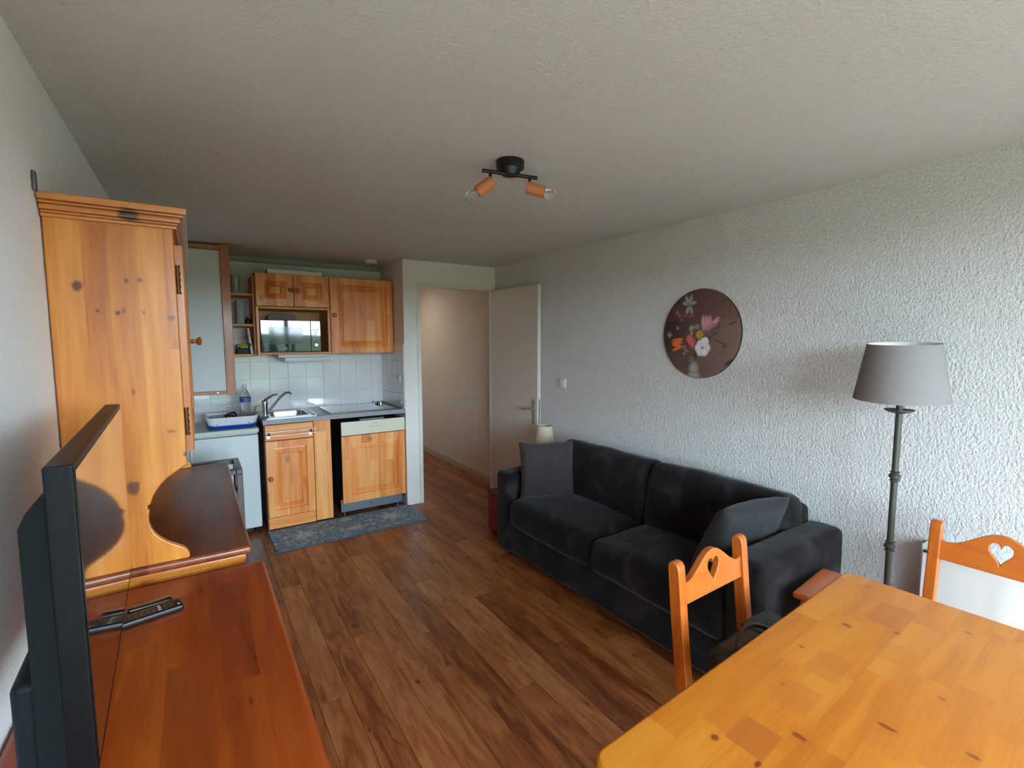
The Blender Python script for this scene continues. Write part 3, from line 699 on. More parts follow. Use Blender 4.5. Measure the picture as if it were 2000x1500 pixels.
# worktop with sink cut-out
wt = empty('worktop', (0, 0, 0), 0, 'grey laminate kitchen worktop', 'worktop')
sx0, sx1, sy0, sy1 = .500, .800, 4.345, 4.72
wm = MB().box(.428, sx0, 4.256, YK-.004, .884, .920).box(sx1, 1.607, 4.256, YK-.004, .884, .920).box(sx0, sx1, 4.256, sy0, .884, .920).box(sx0, sx1, sy1, YK-.004, .884, .920)
wm.build('slab', M_lam, wt)
MB().box(.424, 1.607, 4.250, 4.2565, .882, .921, .002).build('front_edge', plain('laminate_edge', (150, 152, 156), .35), wt)
MB().box(1.58, 1.600, YP+.012, YK-.01, .9205, .934, .003).build('edge_trim', M_lam, wt)
settle(wt, (1.0, 4.57, .884))
sk = empty('sink', (0, 0, 0), 0, 'stainless steel sink let into the grey worktop', 'sink')
b = bmesh.new()
def rrect(x0, x1, y0, y1, r, z, n=6):
    pts = []
    for cx, cy, a0 in ((x1-r, y1-r, 0), (x0+r, y1-r, 90), (x0+r, y0+r, 180), (x1-r, y0+r, 270)):
        for k in range(n+1): a = R(a0+90*k/n); pts.append((cx+r*math.cos(a), cy+r*math.sin(a), z))
    return pts
lv = [rrect(.437, .850, 4.268, 4.752, .02, .9205), rrect(.437, .850, 4.268, 4.752, .02, .926), rrect(.443, .844, 4.274, 4.746, .02, .927), rrect(.506, .800, 4.350, 4.715, .06, .924), rrect(.512, .794, 4.356, 4.709, .06, .916),
      rrect(.520, .786, 4.364, 4.700, .07, .80), rrect(.55, .756, 4.394, 4.67, .06, .785)]
rr = [[b.verts.new(p) for p in q] for q in lv]
for a, c in zip(rr[:-1], rr[1:]):
    n = len(a)
    for i in range(n): b.faces.new((a[i], a[(i+1) % n], c[(i+1) % n], c[i]))
b.faces.new(rr[-1]); m_ = MB(); m_.add(b); m_.build('basin', M_steel, sk, True)
MB().lathe([(.0, .0), (.022, .0), (.024, .003), (.0, .004)], 20, T(.65, 4.53, .785)).build('drain', M_chrome, sk, True)
MB().tube([(.805, 4.30, .928), (.822, 4.30, .9285), (.822, 4.72, .9285)], .003, 6).tube([(.836, 4.30, .9285), (.836, 4.72, .9285)], .0025, 6).build('drainer_rib', M_steel, sk, True)
settle(sk, (.64, 4.51, .92))
fc = empty('tap', (0, 0, 0), 0, 'chrome mixer tap beside the sink', 'tap')
tx, ty = .462, 4.40
MB().lathe([(.027, .926), (.024, .934), (.021, .94), (.021, 1.02), (.024, 1.03), (.025, 1.05), (.018, 1.065), (0.001, 1.068)], 22, T(tx, ty, 0)).build('body', M_chrome, fc, True)
MB().tube([(tx, ty, 1.062), (tx+.03, ty+.02, 1.08), (tx+.07, ty+.04, 1.10), (tx+.10, ty+.055, 1.103)], [.012, .010, .008, .006], 10).build('lever', M_chrome, fc, True)
MB().tube([(tx+.012, ty, .960), (tx+.05, ty+.01, .998), (tx+.12, ty+.03, 1.078), (tx+.165, ty+.045, 1.113), (tx+.195, ty+.05, 1.112), (tx+.21, ty+.053, 1.098)], .0095, 12).build('spout', M_chrome, fc, True)
settle(fc, (tx, ty, .926))
hb = empty('hob', (0, 0, 0), 0, 'flat black glass hob with steel rim on the worktop', 'hob')
MB().box(.955, 1.535, 4.300, 4.790, .9205, .9285, .003).build('rim', M_steel, hb)
MB().box(.960, 1.530, 4.305, 4.785, .9255, .9300, .0015).build('glass', plain('hob_glass', (30, 32, 34), .04, coat=1, ior=1.8), hb)
for k in range(3):
    MB().lathe([(.020, 0), (.019, .018), (.014, .020), (.001, .021)], 18, T(1.495, 4.62+.062*k, .930)).build('knob', M_chrome if k != 1 else M_black, hb, True, label='chrome knob' if k != 1 else 'black knob')
settle(hb, (1.245, 4.54, .9205))
# dish rack and what stands in it
dr_ = empty('dish_rack', (0, 0, 0), 0, 'white plastic dish rack in a blue tray on the fridge', 'dish rack')
def tray(x0, x1, y0, y1, z0, z1, tp_, th, rise):
    b = bmesh.new(); n = 8
    def ring(x0, x1, y0, y1, z, rs):
        out = []
        for p in rrect(x0, x1, y0, y1, .05, z, 8):
            t = ((p[0]-(x0+x1)/2)/((x1-x0)/2)); out.append(b.verts.new((p[0], p[1], z+rs*t*t)))
        return out
    r = [ring(x0+tp_, x1-tp_, y0+tp_, y1-tp_, z0, 0), ring(x0, x1, y0, y1, z1, rise), ring(x0-.006, x1+.006, y0-.006, y1+.006, z1+.002, rise), ring(x0-.006, x1+.006, y0-.006, y1+.006, z1-.004, rise)]
    r2 = [ring(x0+th, x1-th, y0+th, y1-th, z1, rise), ring(x0+tp_+th, x1-tp_-th, y0+tp_+th, y1-tp_-th, z0+th, 0)]
    seq = [r[0], r[3], r[2], r[1], r2[0], r2[1]]
    for a, c in zip(seq[:-1], seq[1:]):
        m = len(a)
        for i in range(m): b.faces.new((a[i], a[(i+1) % m], c[(i+1) % m], c[i]))
    b.faces.new(r2[1]); b.faces.new(list(reversed(r[0]))); bmesh.ops.recalc_face_normals(b, faces=b.faces)
    return b
m_ = MB(); m_.add(tray(.055, .398, 4.345, 4.66, .859, .884, .02, .004, .012)); m_.build('tray', plain('blue_plastic', (20, 70, 170), .4), dr_, True, label='blue drip tray')
m_ = MB(); m_.add(tray(.048, .405, 4.34, 4.668, .874, .945, .018, .004, .012)); rk = m_.build('basket', plain('rack_white', (226, 232, 234), .45), dr_, True)
for k in range(9): MB().box(.10+k*.024, .104+k*.024, 4.39, 4.60, .880, .950, .001, 1).build('divider', plain('rack_white', (226, 232, 234), .45), rk)
for x in (.115, .335): MB().box(x, x+.010, 4.348, 4.352, .895, .918, .001).build('slot', plain('rack_slot', (120, 140, 150), .6), rk)
settle(dr_, (.227, 4.5, .859))
bt = empty('water_bottle', (.335, 4.56, .892), 0, 'clear plastic water bottle with purple label in the dish rack', 'bottle')
MB().lathe([(.0, 0), (.036, 0), (.041, .01), (.041, .05), (.038, .06), (.041, .07), (.041, .13), (.039, .135), (.041, .14), (.041, .19), (.034, .22), (.018, .248), (.013, .26), (.013, .285), (.001, .286)], 28).build('body', plain('clear_plastic', (238, 243, 246), .08, trans=.9, ior=1.15), bt, True)
MB().lathe([(.0418, .150), (.0418, .190)], 28, cap=False).build('label_band', plain('purple_label', (92, 88, 158), .5), bt, True, label='purple paper band')
MB().lathe([(.016, .275), (.016, .295), (.001, .296)], 20).build('cap', M_whitegloss, bt, True)
for k, (gx, gy) in enumerate(((.205, 4.50), (.245, 4.60))):
    g = empty('wine_glass', (gx, gy, .888), 0, ('upturned clear glass nearer the front of the dish rack' if k == 0 else 'upturned clear glass beside the water bottle, nearer the wall'), 'glass', 'glasses in the dish rack')
    MB().lathe([(.030, 0), (.036, .03), (.036, .045), (.030, .065), (.008, .078), (.007, .082)], 20, cap=False).build('bowl', M_glass, g, True)
    MB().lathe([(.004, .08), (.0035, .125), (.028, .130), (.028, .132), (.001, .133)], 18).build('stem', M_glass, g, True)
o = empty('sponge', (.412, 4.72, .9205), 0, 'pale sponge on a small dish behind the tap', 'sponge')
b = soft(.05, .035, .05, .004, .002, r=.008); m_ = MB(); m_.add(b, T(0, 0, .027)); m_.build('pad', plain('pale_sponge', (222, 220, 190), .9), o, True)
o.location = (.455, 4.80, .9205)
# socket, switch, ceiling vent
def switch(name, loc, rz, label):
    s = empty(name, loc, rz, label, 'switch')
    MB().box(-.04, .04, -.010, 0, -.04, .04, .004, 3).build('plate', M_whitegloss, s, True)
    MB().box(-.024, .024, -.014, -.009, -.024, .024, .002, 2).build('rocker', M_whitegloss, s, True)
    return s
switch('light_switch', (XR, 3.16, 1.19), R(-90), 'square white light switch on right wall beside the door')
switch('light_switch', (1.600, 4.37, 1.195), R(-90), 'white switch on the tiled side wall above the worktop')
o = empty('smoke_detector', (1.40, 4.50, H), 0, 'round white smoke detector on the ceiling before the kitchen', 'smoke detector')
MB().lathe([(.055, 0), (.055, -.012), (.045, -.026), (.001, -.028)], 28).build('cover', M_whitegloss, o, True)
o = MB().box(.245, 1.595, YK-.05, YK-.006, 2.235, 2.279, .004).build('trim_1', plain('shadowed_batten', (150, 152, 140), .6), None); tag(o, kind='structure')  # batten in a darker grey-green, shade put into its colour
# unseen slab outside the window, added to bounce neutral light onto the ceiling
struct('bounce_slab', MB().box(-1.5, 4.0, -2.9, YB-.16, -.25, -.02), plain('bounce_slab_grey', (188, 184, 174), .9, noise_amt=.08, nscale=3))

# ================================================================== RUG
def rug():
    x0, y0, x1, y1 = .425, 3.79, 1.630, 4.275
    nx_, ny_ = 200, 84; me = bpy.data.meshes.new('kitchen_rug'); vs = []; fs = []; cols = []
    base = Vector((.12, .19, .27)); lt = Vector((.52, .62, .66)); mid = Vector((.19, .28, .36))
    rg = random.Random(11)
    med = [(.24, .24, .095), (.62, .16, .06), (.96, .26, .095), (.60, .40, .05)]
    for j in range(ny_+1):
        for i in range(nx_+1):
            x = (x1-x0)*i/nx_; y = (y1-y0)*j/ny_
            n = noise.noise(Vector((x*7, y*7, 1))); sc = abs(noise.noise(Vector((x*16+n*2, y*16, 4))))
            c = base.lerp(mid, .5+.5*noise.noise(Vector((x*30, y*30, 9))))
            if sc < .045: c = c.lerp(lt, .75)
            v = noise.noise(Vector((x*24, y*24, 2)))
            if v > .42: c = c.lerp(lt, .55)
            for mx, my_, mr in med:
                d = math.hypot(x-mx, y-my_); a = math.atan2(y-my_, x-mx)
                rr_ = mr*(.72+.20*math.cos(7*a)+.10*math.cos(13*a+1))
                if d < rr_ and noise.noise(Vector((x*45, y*45, 3))) > -.18: c = c.lerp(lt, .8)
                elif d < rr_*1.5 and abs(math.sin(d*90)) > .8: c = c.lerp(lt, .45)
            e = min(x, x1-x0-x, y, y1-y0-y)
            if e < .012: c = base*.6
            vs.append((x, y, .0075+.001*noise.noise(Vector((x*60, y*60, 0))) if e > .004 else .001)); cols.append((c.x, c.y, c.z, 1))
    for j in range(ny_):
        for i in range(nx_):
            a = j*(nx_+1)+i; fs.append((a, a+1, a+nx_+2, a+nx_+1))
    me.from_pydata(vs, [], fs); ca = me.color_attributes.new('paint', 'FLOAT_COLOR', 'POINT')
    ca.data.foreach_set('color', [q for c in cols for q in c]); me.materials.append(vcol('rug_print', .95))
    o = bpy.data.objects.new('kitchen_rug', me); COL.objects.link(o); o.location = (x0, y0, 0); o.rotation_euler = (0, 0, R(.6))
    tag(o, 'blue-grey patterned kitchen mat on the floor before the base cabinets', 'rug')
rug()

# ================================================================== SOFA
def suede():
    t = NT('charcoal_suede'); tc = t.new('ShaderNodeTexCoord'); n = t.new('ShaderNodeTexNoise'); n.inputs['Scale'].default_value = 5; n.inputs['Detail'].default_value = 5; n.inputs['Distortion'].default_value = .4
    t.l.new(tc.outputs['Object'], n.inputs['Vector'])
    t.l.new(t.ramp(n.outputs['Fac'], [(.30, sl((12, 10, 10))), (.52, sl((24, 21, 22))), (.78, sl((58, 54, 55)))]), t.b.inputs['Base Color'])
    t.b.inputs['Roughness'].default_value = .9; t.b.inputs['Specular IOR Level'].default_value = .2; t.b.inputs['Sheen Weight'].default_value = .12; t.b.inputs['Sheen Roughness'].default_value = .4
    n2 = t.new('ShaderNodeTexNoise'); n2.inputs['Scale'].default_value = 7; t.l.new(tc.outputs['Object'], n2.inputs['Vector'])
    t.bump(n2.outputs['Fac'], .25, .02); return t.m
M_sofa = suede()
sf = empty('sofa', (2.185, 1.985, 0), R(1.0), 'charcoal suede two-seat sofa along the right wall', 'sofa')
def softpart(name, w, d, h, M, sd, parent=sf, mat=None, **k):
    m_ = MB(); m_.add(soft(w, d, h, sd=sd, **k), M); return m_.build(name, mat or M_sofa, parent, True, 70)
MB().box(-.350, .340, -.93, .93, .045, .27, .02, 3).build('base_frame', M_sofa, sf, True)
for sy in (-1, 1):
    z1 = .655 if sy < 0 else .605
    a = MB(); b = soft(.735, .165, z1-.03, .008, .004, sd=sy*3, r=.035)
    for v in b.verts:
        if v.co.z > .1: v.co.z += (v.co.x+.36)/.72*(.03 if sy > 0 else 0.0)
    a.add(b, T(-.002, sy*.905, (z1+.03)/2)); a.build('armrest', M_sofa, sf, True, 70)
    for sx in (-.31, .30): MB().cyl((sx, sy*.86, 0), (sx, sy*.86, .05), .02).build('foot', M_blackmat, sf, True)
softpart('backrest', .12, 1.66, .62, T(.305, 0, .42), 8, bulge=.01, nz=.004, r=.035)
for k, yc in enumerate((.415, -.415)):
    softpart('seat_cushion', .66, .825, .20, T(-.045, yc, .335), 20+k, bulge=.028, nz=.010, r=.055)
for k, yc in enumerate((.41, -.42)):
    softpart('back_cushion', .20, .80, .40, T(.175, yc, .600) @ RY(14), 30+k, bulge=.040, nz=.012, r=.05, zb=.25)
M_pil1 = plain('mauve_charcoal_suede', (50, 41, 43), .9, noise_amt=.15, nscale=6, sheen=.1)
M_pil2 = plain('grey_charcoal_suede', (32, 31, 33), .9, noise_amt=.2, nscale=6, sheen=.1)
m_ = MB(); m_.add(pillow(.40, .40, .15, 3), T(0, 0, .195) @ RX(-9))
p = m_.build('throw_pillow', M_pil1, None, True, 80); p.location = (2.06, 2.69, .438); p.rotation_euler = (0, 0, R(-24))
tag(p, 'square charcoal throw pillow standing against the far sofa armrest', 'pillow', 'throw pillows on the sofa')
m_ = MB(); m_.add(pillow(.44, .40, .17, 9), T(0, 0, .185) @ RX(-28))
p = m_.build('throw_pillow', M_pil2, None, True, 80); p.location = (2.14, 1.28, .445); p.rotation_euler = (0, 0, R(172))
tag(p, 'charcoal throw pillow leaning at the near end of the sofa, behind the chair', 'pillow', 'throw pillows on the sofa')
# red chest behind the far arm with the small lamp
rcst = empty('red_chest', (2.225, 3.185, 0), 0, 'low red chest just behind the far sofa armrest', 'chest')
M_red = plain('red_lacquer', (124, 18, 16), .45)
MB().box(-.30, .31, -.105, .105, .03, .33, .006).build('body', M_red, rcst, True)
MB().box(-.31, .32, -.115, .115, .330, .352, .005).build('lid', plain('dark_lid', (56, 20, 16), .5), rcst, True)
MB().box(-.28, .29, -.09, .09, 0, .03).build('base', M_blackmat, rcst)
sl_ = empty('table_lamp', (2.41, 3.185, .352), 0, 'small table lamp with beige conical shade behind the sofa', 'lamp')
MB().lathe([(.055, 0), (.055, .012), (.02, .03), (.045, .08), (.06, .15), (.045, .22), (.015, .27), (.012, .34)], 28).build('base', plain('beige_ceramic', (190, 172, 150), .4), sl_, True)
MB().lathe([(.093, .325), (.062, .490), (.059, .490), (.090, .325), (.093, .325)], 40, cap=False).build('lamp_shade', plain('beige_linen', (196, 180, 160), .9), sl_, True)

# ================================================================== DINING TABLE
tk = []
ORI = (1.225, .0)
for u, v, a, b_, dk in [(.892, -.128, .010, .014, .8), (.962, -.225, .007, .010, .8), (.689, -.096, .005, .009, .7), (1.192, -.088, .006, .009, .7), (.505, -.132, .004, .006, .7), (.236, -.122, .010, .010, .85), (.375, -.222, .008, .016, .8), (.546, -.319, .007, .022, .8),
                      (1.118, -.341, .006, .012, .6), (.742, -.367, .006, .010, .6), (.593, -.444, .008, .014, .7), (.243, -.205, .012, .006, .95)]:
    tk.append((u, v, a, b_, dk))
PT = [(.255, -.206, .345, -.130, (176, 92, 28), .75), (.975, -.232, 1.125, -.146, (180, 96, 30), .6), (.60, -.206, .72, -.132, (182, 100, 34), .4), (.80, -.284, .90, -.208, (186, 104, 36), .35), (.44, -.206, .54, -.132, (184, 102, 34), .45),
      (.30, -.052, .36, -.04, (186, 104, 36), .3)]
M_table = wood('varnished_table_pine', (216, 140, 42), (202, 120, 26), (172, 88, 13), 'X', 'Y', .076, .34, .16, .36, .08, tk, knotcol=(120, 48, 14), patches=PT, ring=.6)
M_tleg = wood('varnished_leg_pine', (216, 140, 60), (198, 118, 42), (168, 88, 26), 'Z', 'X', .3, 3, .1, .3, .3)
tb = empty('dining_table', (.598, .645, 0), R(3.3), 'honey varnished pine dining table with rounded corners', 'table')
TL, TWd = 1.262, .80
b = bmesh.new()
pts = rrect(0, TL, -TWd, 0, .035, .722, 6); bot = [b.verts.new(p) for p in pts]; f = b.faces.new(list(reversed(bot)))
top = [b.verts.new((p[0], p[1], .75)) for p in pts]; b.faces.new(top)
for i in range(len(pts)): b.faces.new((bot[i], bot[(i+1) % len(pts)], top[(i+1) % len(pts)], top[i]))
bmesh.ops.recalc_face_normals(b, faces=b.faces)
es = [e for e in b.edges if len(e.link_faces) == 2 and e.calc_face_angle(0) > R(60)]
bmesh.ops.bevel(b, geom=es, offset=.009, segments=3, affect='EDGES', profile=.5)
m_ = MB(); m_.add(b); m_.build('table_top', M_table, tb, True)
for x in (.05, TL-.12):
    for y in (-.06-.07, -TWd+.06): MB().box(x, x+.07, y, y+.07, 0, .722, .006).build('leg', M_tleg, tb, True)
MB().box(.12, TL-.12, -.10, -.078, .63, .722).build('apron', M_tleg, tb); MB().box(.12, TL-.12, -TWd+.078, -TWd+.10, .63, .722).build('apron', M_tleg, tb)
for x in (.07, TL-.095): MB().box(x, x+.022, -TWd+.13, -.13, .63, .722).build('apron', M_tleg, tb)

# ================================================================== CHAIRS (heart cut-out)
M_chair = wood('chair_pine', (192, 108, 40), (178, 91, 27), (146, 64, 17), 'Z', 'X', .5, 3, .05, .35, .25)
M_chairX = wood('chair_pine_rail', (192, 108, 40), (180, 93, 29), (150, 68, 19), 'X', 'Z', .5, 3, .05, .35, .25)
def make_chair(label, heart_w=.030):
    """local: seat in front (-Y), backrest at y = 0, facing -Y"""
    c = empty('dining_chair', (0, 0, 0), 0, label, 'chair', 'heart-back pine chairs at the dining table')
    hw = .172
    for sx in (-1, 1):
        # rear upright: side profile (y, z), extruded along x
        pr = [(-.055, 0), (-.020, 0), (-.030, .30), (-.026, .45), (.006, .72), (.020, .868)]
        top_ = [(.018, .880), (.011, .888), (.001, .889), (-.010, .886), (-.017, .876)]
        pr2 = [(-.020, .86), (-.034, .72), (-.066, .45), (-.068, .30)]
        m_ = MB().prism([(y, z) for y, z in pr+top_+pr2], .034, (), RZ(90) @ T(0, -.017, 0) , .004)
        o = m_.build('rear_leg', M_chair, c, True, 50); o.location = (sx*hw, 0, 0)
    # crest rail with heart
    n = 40; W_ = hw-.012
    up = []
    for i in range(n+1):
        x = -W_+2*W_*i/n; a = abs(x)/W_
        z = .886-.070*(0.5-0.5*math.cos(math.pi*min(1, a*1.12)))
        if a > .89: z = .816+.006*(a-.89)/.11
        up.append((x, z))
    pts = [(-W_, .750), (W_, .750)]+list(reversed(up))
    heart = []
    for i in range(36):
        t_ = 2*math.pi*i/36
        heart.append((heart_w*(math.sin(t_)**3), .826+.0026*(13*math.cos(t_)-5*math.cos(2*t_)-2*math.cos(3*t_)-math.cos(4*t_))))
    cr_ = MB().prism(pts, .022, [heart], T(0, -.014, 0), .002)
    o = cr_.build('crest_rail', M_chairX, c, True, 50); o.rotation_euler = (R(-5), 0, 0); o.location = (0, -.072, .004)
    MB().box(-.20, .20, -.42, -.065, .435, .458, .010, 3).build('seat', M_chairX, c, True)
    for sx in (-1, 1):
        MB().box(sx*.165-.018, sx*.165+.018, -.405, -.369, 0, .436, .004).build('front_leg', M_chair, c, True)
        MB().box(sx*.165-.009, sx*.165+.009, -.37, -.06, .385, .432).build('seat_rail', M_chairX, c)
        MB().box(sx*.165-.009, sx*.165+.009, -.37, -.05, .18, .21).build('stretcher', M_chairX, c)
    MB().box(-.15, .15, -.40, -.382, .385, .432).build('seat_rail', M_chairX, c)
    return c
c1 = make_chair('heart-back pine chair at the far side of the table, by the sofa')
c1.location = (1.352, .905, 0); c1.rotation_euler = (0, 0, R(2))
c2 = copy_tree(c1); c2['label'] = 'heart-back pine chair between table and right wall, cut by photo edge'
c2.location = (2.262, .415, 0); c2.rotation_euler = (0, 0, R(-88))
# black bag on the first chair
bg = empty('handbag', (1.375, .765, .458), R(2), 'black leather bag with loop handle standing on the chair seat', 'bag')
M_lea = plain('black_leather', (13, 13, 14), .4, coat=.15, noise_amt=.2, nscale=40)
m_ = MB(); m_.add(soft(.33, .115, .20, .012, .012, sd=41, r=.035), T(0, 0, .102)); m_.build('body', M_lea, bg, True, 80)
m_ = MB(); m_.add(soft(.15, .09, .016, .004, .003, sd=44, r=.007), T(.08, .0, .205) @ RY(2)); m_.build('flap', M_lea, bg, True, 80)
pts = [(-.155+.21*t_/14, -.035+.03*math.sin(math.pi*t_/14), .195+.052*math.sin(math.pi*t_/14)**.6 if 0 < t_ < 14 else .185) for t_ in range(15)]
MB().tube(pts, .0075, 8).build('handle', M_lea, bg, True)
MB().box(-.165, -.13, -.064, -.058, .07, .082, .002).build('buckle', M_steel, bg)

# small wooden side table between sofa and lamp
st = empty('side_table', (2.125, .870, 0), R(6), 'small reddish wooden side table between sofa arm and dining table', 'side table')
M_st = wood('reddish_pine', (200, 108, 48), (182, 88, 32), (146, 62, 20), 'X', 'Y', .1, 2, .15, .3, .4)
MB().box(-.163, .163, -.105, .085, .522, .547, .008, 3).build('top', M_st, st, True)
MB().box(-.14, .14, -.08, .06, .44, .523).build('apron', M_st, st)
for sx in (-.13, .13):
    for sy in (-.065, .045): MB().box(sx-.016, sx+.016, sy-.016, sy+.016, 0, .50, .003).build('leg', M_st, st, True)

# ================================================================== FLOOR LAMP
fl_ = empty('floor_lamp', (2.325, .748, 0), 0, 'floor lamp with grey tapered shade and dark iron pole', 'lamp')
MB().lathe([(.125, 0), (.125, .008), (.10, .018), (.03, .03), (.014, .05)], 32).build('base', M_iron, fl_, True)
MB().lathe([(.0115, .04), (.0115, 1.29), (.009, 1.30)], 16).build('pole', M_iron, fl_, True)
for z in (.30, .66, .95, .98):
    pass
for z in (.335, .715, 1.005):
    MB().lathe([(.0115, z-.022), (.018, z-.018), (.0125, z-.012), (.020, z-.004), (.020, z+.004), (.0125, z+.012), (.018, z+.018), (.0115, z+.022)], 18).build('collar', M_iron, fl_, True)
MB().lathe([(.012, 1.258), (.040, 1.266), (.049, 1.272), (.049, 1.275), (.038, 1.270), (.012, 1.264)], 32).build('drip_dish', M_iron, fl_, True)
MB().lathe([(.155, 1.315), (.1175, 1.535), (.1155, 1.535)], 64, cap=False).build('lamp_shade', plain('grey_lampshade', (132, 127, 126), .95), fl_, True)
MB().lathe([(.1165, 1.5348), (.1535, 1.3155), (.155, 1.315)], 64, cap=False).build('shade_lining', plain('shade_lining', (226, 222, 214), .9), fl_, True, label='white shade lining')
_v = Vector((.953, .307, 0)); _q = Vector((0, 0, 1)).rotation_difference(Vector((-_v.x*math.sin(R(3.2)), -_v.y*math.sin(R(3.2)), math.cos(R(3.2)))))
_p = Vector((0, 0, 1.40))
for _o in fl_.children:
    if _o.name.startswith(('lamp_shade', 'shade_lining')): _o.data.transform(Matrix.Translation(_p) @ _q.to_matrix().to_4x4() @ Matrix.Translation(-_p))
MB().lathe([(.016, 1.30), (.016, 1.36), (.022, 1.38), (.024, 1.41), (.014, 1.43), (.001, 1.432)], 16).build('bulb_holder', M_whitegloss, fl_, True)
for a in (0, 120, 240): MB().tube([(.016*math.cos(R(a)), .016*math.sin(R(a)), 1.35), (.145*math.cos(R(a)), .145*math.sin(R(a)), 1.345)], .002, 6).build('shade_spoke', M_iron, fl_, True)

# ================================================================== RADIATOR
rd = empty('radiator', (0, 0, 0), 0, 'white panel heater on right wall behind the chair', 'radiator')
M_rad = plain('radiator_white', (224, 226, 222), .4)
MB().box(2.505, XR-.002, -.35, .698, .22, .700, .006, 2).build('casing', M_rad, rd, True)
MB().box(2.495, 2.507, -.34, .690, .23, .672, .003).build('front_panel', M_rad, rd, True)
MB().box(2.490, 2.5055, -.34, .687, .672, .680).build('air_slot', M_dark, rd)
settle(rd, (2.54, .16, .22))
for q_ in ('tv_bezel', 'tv_back', 'tv_housing'): MATS[q_].node_tree.nodes['Principled BSDF'].inputs['Specular IOR Level'].default_value = .15

# ================================================================== PICTURE (round flower print)
def picture():
    rad = .268; nr, na = 90, 240; vs = [(0, 0, 0)]; fs = []; cols = []
    rg = random.Random(21)
    def mixc(a, b, f): return tuple(a[i]*(1-f)+b[i]*f for i in range(3))
    def S3(c): return sl(c)[:3]
    blobs = []
    def petal(cx, cy, rx, ry, ang_, c1, c2, soft_=.3): blobs.append((cx, cy, rx, ry, math.radians(ang_), S3(c1), S3(c2), soft_))
    def flower(cx, cy, r, n, c1, c2, cc=None, ry=.55, a0=0):
        for k in range(n):
            a = a0+360*k/n; petal(cx+r*.5*math.cos(R(a)), cy+r*.5*math.sin(R(a)), r*.58, r*ry*.75, a, c1, c2)
        if cc: petal(cx, cy, r*.22, r*.2, 0, cc, cc, .5)
    # leaves and stems in shadow
    for (x, y, rx, ry, a) in ((.30, -.05, .25, .02, 28), (.45, .12, .30, .012, 25), (.55, -.20, .22, .02, -18), (.75, -.62, .16, .05, 30), (-.1, -.45, .2, .05, 80), (.1, -.15, .25, .12, 10), (.62, -.28, .06, .035, -30), (.80, .22, .12, .03, 20)):
        petal(x, y, rx, ry, a, (60, 56, 40), (44, 36, 30), .5)
    # pale iris at the top
    for a, l in ((75, .16), (115, .17), (20, .10), (160, .10), (250, .14), (295, .13)):
        petal(-.30+.12*math.cos(R(a)), .66+.12*math.sin(R(a)), l, .055, a, (150, 150, 148), (74, 76, 80))
    petal(-.38, .42, .05, .14, 80, (122, 66, 50), (90, 46, 40)); petal(-.24, .42, .05, .14, 100, (130, 76, 60), (90, 46, 40))
    # pink tulip
    for dx, a in ((-.07, 96), (.0, 90), (.07, 82), (.20, 45)): petal(.16+dx, .24-.02*abs(dx), .20, .07, a, (186, 142, 150), (140, 84, 100))
    petal(.26, .14, .16, .05, 38, (176, 110, 122), (120, 56, 72))
    # pale small blossoms
    petal(-.22, .13, .09, .07, 40, (150, 140, 110), (104, 94, 70)); petal(-.08, .16, .10, .07, 10, (132, 116, 92), (90, 76, 58)); petal(-.22, .02, .05, .08, 10, (140, 130, 116), (96, 84, 70))
    flower(.0, -.02, .11, 7, (176, 136, 48), (130, 96, 30))
    # coral tulip and orange one
    for dx, dy, a in ((-.06, 0, 120), (.0, -.03, 95), (.05, -.06, 70), (-.02, .06, 140)): petal(-.22+dx, -.16+dy, .14, .06, a, (196, 100, 96), (140, 50, 50))
    for dy, a in ((.08, 8), (.02, 2), (-.05, 172), (-.12, 20)): petal(-.60, -.22+dy, .19, .05, a, (206, 110, 52), (150, 62, 26))
    # white rose
    flower(.08, -.32, .20, 6, (206, 202, 206), (160, 156, 164), (120, 112, 116), .8)
    flower(.14, -.17, .10, 5, (210, 206, 208), (166, 160, 168), None, .9)
    # buds
    for (x, y, r) in ((-.62, .50, .035), (-.56, .42, .025), (-.50, .33, .022), (-.60, .14, .035), (-.83, -.02, .05), (-.36, -.38, .03), (-.40, -.46, .03), (-.30, -.40, .02), (-.40, -.3, .03)): flower(x, y, r*1.6, 4, (150, 128, 118), (100, 76, 70))
    flower(-.20, -.58, .09, 6, (110, 108, 92), (70, 68, 56))
    # vase
    for x, y, rx, ry in ((-.13, -.80, .15, .20), (-.12, -.95, .20, .10)): petal(x, y, rx, ry, 0, (150, 148, 144), (96, 92, 86), .25)
    def colr(u, v):
        n = noise.noise(Vector((u*2.5, v*2.5, 5)))*.12
        c = mixc(S3((44, 26, 28)), S3((120, 100, 88)), max(0, min(1, .40+.42*u-.12*v+n)))
        if v > .3: c = mixc(c, S3((84, 50, 46)), .4)
        for cx, cy, rx, ry, a, c1, c2, so in blobs:
            dx, dy = u-cx, v-cy; du = (dx*math.cos(a)+dy*math.sin(a))/rx; dv = (-dx*math.sin(a)+dy*math.cos(a))/ry
            d = math.hypot(du, dv)
            if d < 1: 
                f = min(1, (1-d)/so); c = mixc(c, mixc(c1, c2, min(1, d*.8+.25*abs(noise.noise(Vector((u*25, v*25, 1)))))), f)
        return c
    cols.append(colr(0, 0)+(1,))
    for i in range(1, nr+1):
        for j in range(na):
            r = i/nr; a = 2*math.pi*j/na; u, v = r*math.cos(a), r*math.sin(a)
            vs.append((u*rad, 0, v*rad)); cols.append(tuple(min(1, q*1.4) for q in colr(u, v))+(1,))
    for j in range(na): fs.append((0, 1+(j+1) % na, 1+j))
    for i in range(nr-1):
        for j in range(na):
            a = 1+i*na+j; b_ = 1+i*na+(j+1) % na; fs.append((a, b_, b_+na, a+na))
    me = bpy.data.meshes.new('print'); me.from_pydata(vs, [], fs); me.update()
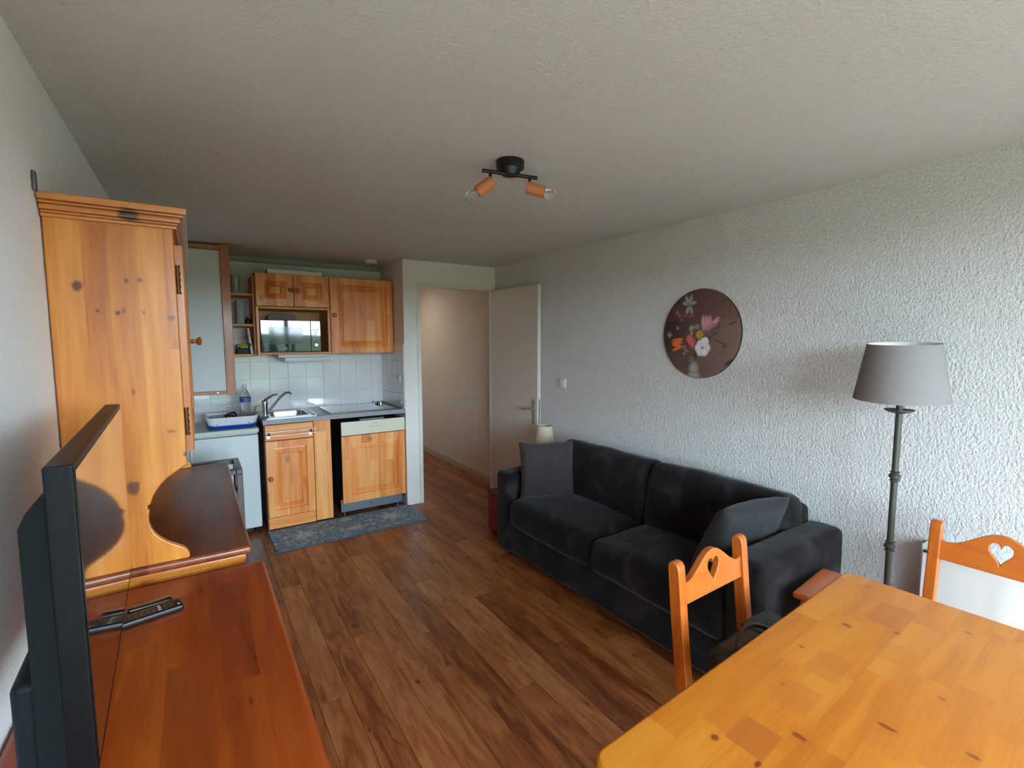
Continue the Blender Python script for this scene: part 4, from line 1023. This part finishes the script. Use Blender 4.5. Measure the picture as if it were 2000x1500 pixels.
    ca = me.color_attributes.new('paint', 'FLOAT_COLOR', 'POINT'); ca.data.foreach_set('color', [q for c in cols for q in c])
    me.materials.append(vcol('flower_print', .45))
    root = empty('round_picture', (XR, 1.845, 1.588), R(-90), 'round dark flower still-life print on the right wall', 'picture')
    pr_ = bpy.data.objects.new('print', me); COL.objects.link(pr_); pr_.parent = root; pr_.location = (0, -.0125, 0)
    MB().lathe([(.001, 0), (rad+.001, 0), (rad+.002, .011), (rad, .0123), (.001, .0121)], 96, RX(90)).build('disc', plain('dark_edge', (34, 24, 24), .6), root, True)
picture()

# ================================================================== CEILING SPOT BAR
cl = empty('ceiling_spotlight', (0, 0, 0), 0, 'black two-arm ceiling light with copper-coloured lamp heads', 'ceiling light')
px_, py_ = 1.121, 1.722
M_cop = plain('copper_wood', (196, 122, 72), .45)
MB().lathe([(.058, 0), (.058, -.026), (.054, -.031), (.001, -.031)], 40, T(px_, py_, H)).build('canopy', M_black, cl, True)
e0 = Vector((.999, 1.738, 2.226)); e1 = Vector((1.236, 1.694, 2.226))
MB().cyl(e0, e1, .0075).build('bar', M_black, cl, True)
MB().lathe([(.046, -.031), (.034, -.056), (.001, -.058)], 30, T(px_, py_, H)).build('boss', M_black, cl, True)
def head(at, direction, lab=None):
    at = Vector(at); d = Vector(direction).normalized(); j = at+Vector((0, 0, -.044))
    a = MB().cyl(at, j, .006).build('arm', M_black, cl, True)
    s0 = j - d*.012; q = Vector((0, 0, 1)).rotation_difference(d); Mx = T(*s0) @ q.to_matrix().to_4x4()
    h_ = MB().lathe([(.001, 0), (.022, 0), (.0245, .003), (.0245, .076), (.0225, .077), (.0215, .04), (.001, .04)], 30, Mx).build('lamp_head', M_cop, cl, True)
    MB().lathe([(.0145, .042), (.0145, .078), (.001, .079)], 20, Mx).build('socket', plain('brass_socket', (170, 130, 70), .3, metal=.8), h_, True)
    MB().lathe([(.012, .074), (.014, .082), (.0225, .100), (.0235, .112), (.018, .126), (.001, .132)], 24, Mx).build('bulb', M_glass, h_, True)
head(e0.lerp(e1, .14), (-.67, .44, -.55)); head(e0.lerp(e1, .86), (.79, -.52, -.28))
settle(cl, (px_, py_, H))

# ================================================================== DARK LUGGAGE RACK between buffet and fridge
lg = empty('slatted_stand', (0, 0, 0), 0, 'dark brown slatted wooden stand between buffet and fridge', 'stand')
M_dw = plain('dark_brown_wood', (70, 48, 46), .3, coat=.4, noise_amt=.15)
X0, X1, Y0, Y1, ZT = -.17, .213, 3.36, 3.72, .76
for x in (X0, X1-.034):
    MB().box(x, x+.034, Y0, Y1, ZT-.03, ZT, .003).build('top_rail', M_dw, lg)
    MB().box(x+.006, x+.028, Y0+.01, Y1-.01, .10, ZT-.03, .002).build('side_panel', M_dw, lg)
    for y in (Y0, Y1-.035): MB().box(x, x+.034, y, y+.035, 0, ZT-.03, .003).build('leg', M_dw, lg)
for y in (Y0, Y1-.05): MB().box(X0+.034, X1-.034, y, y+.05, ZT-.03, ZT, .003).build('slat', M_dw, lg)
for y in (Y0, Y1-.05): MB().box(X0+.034, X1-.034, y, y+.03, ZT-.22, ZT-.19, .003).build('slat', M_dw, lg)
settle(lg, (.02, 3.54, 0))
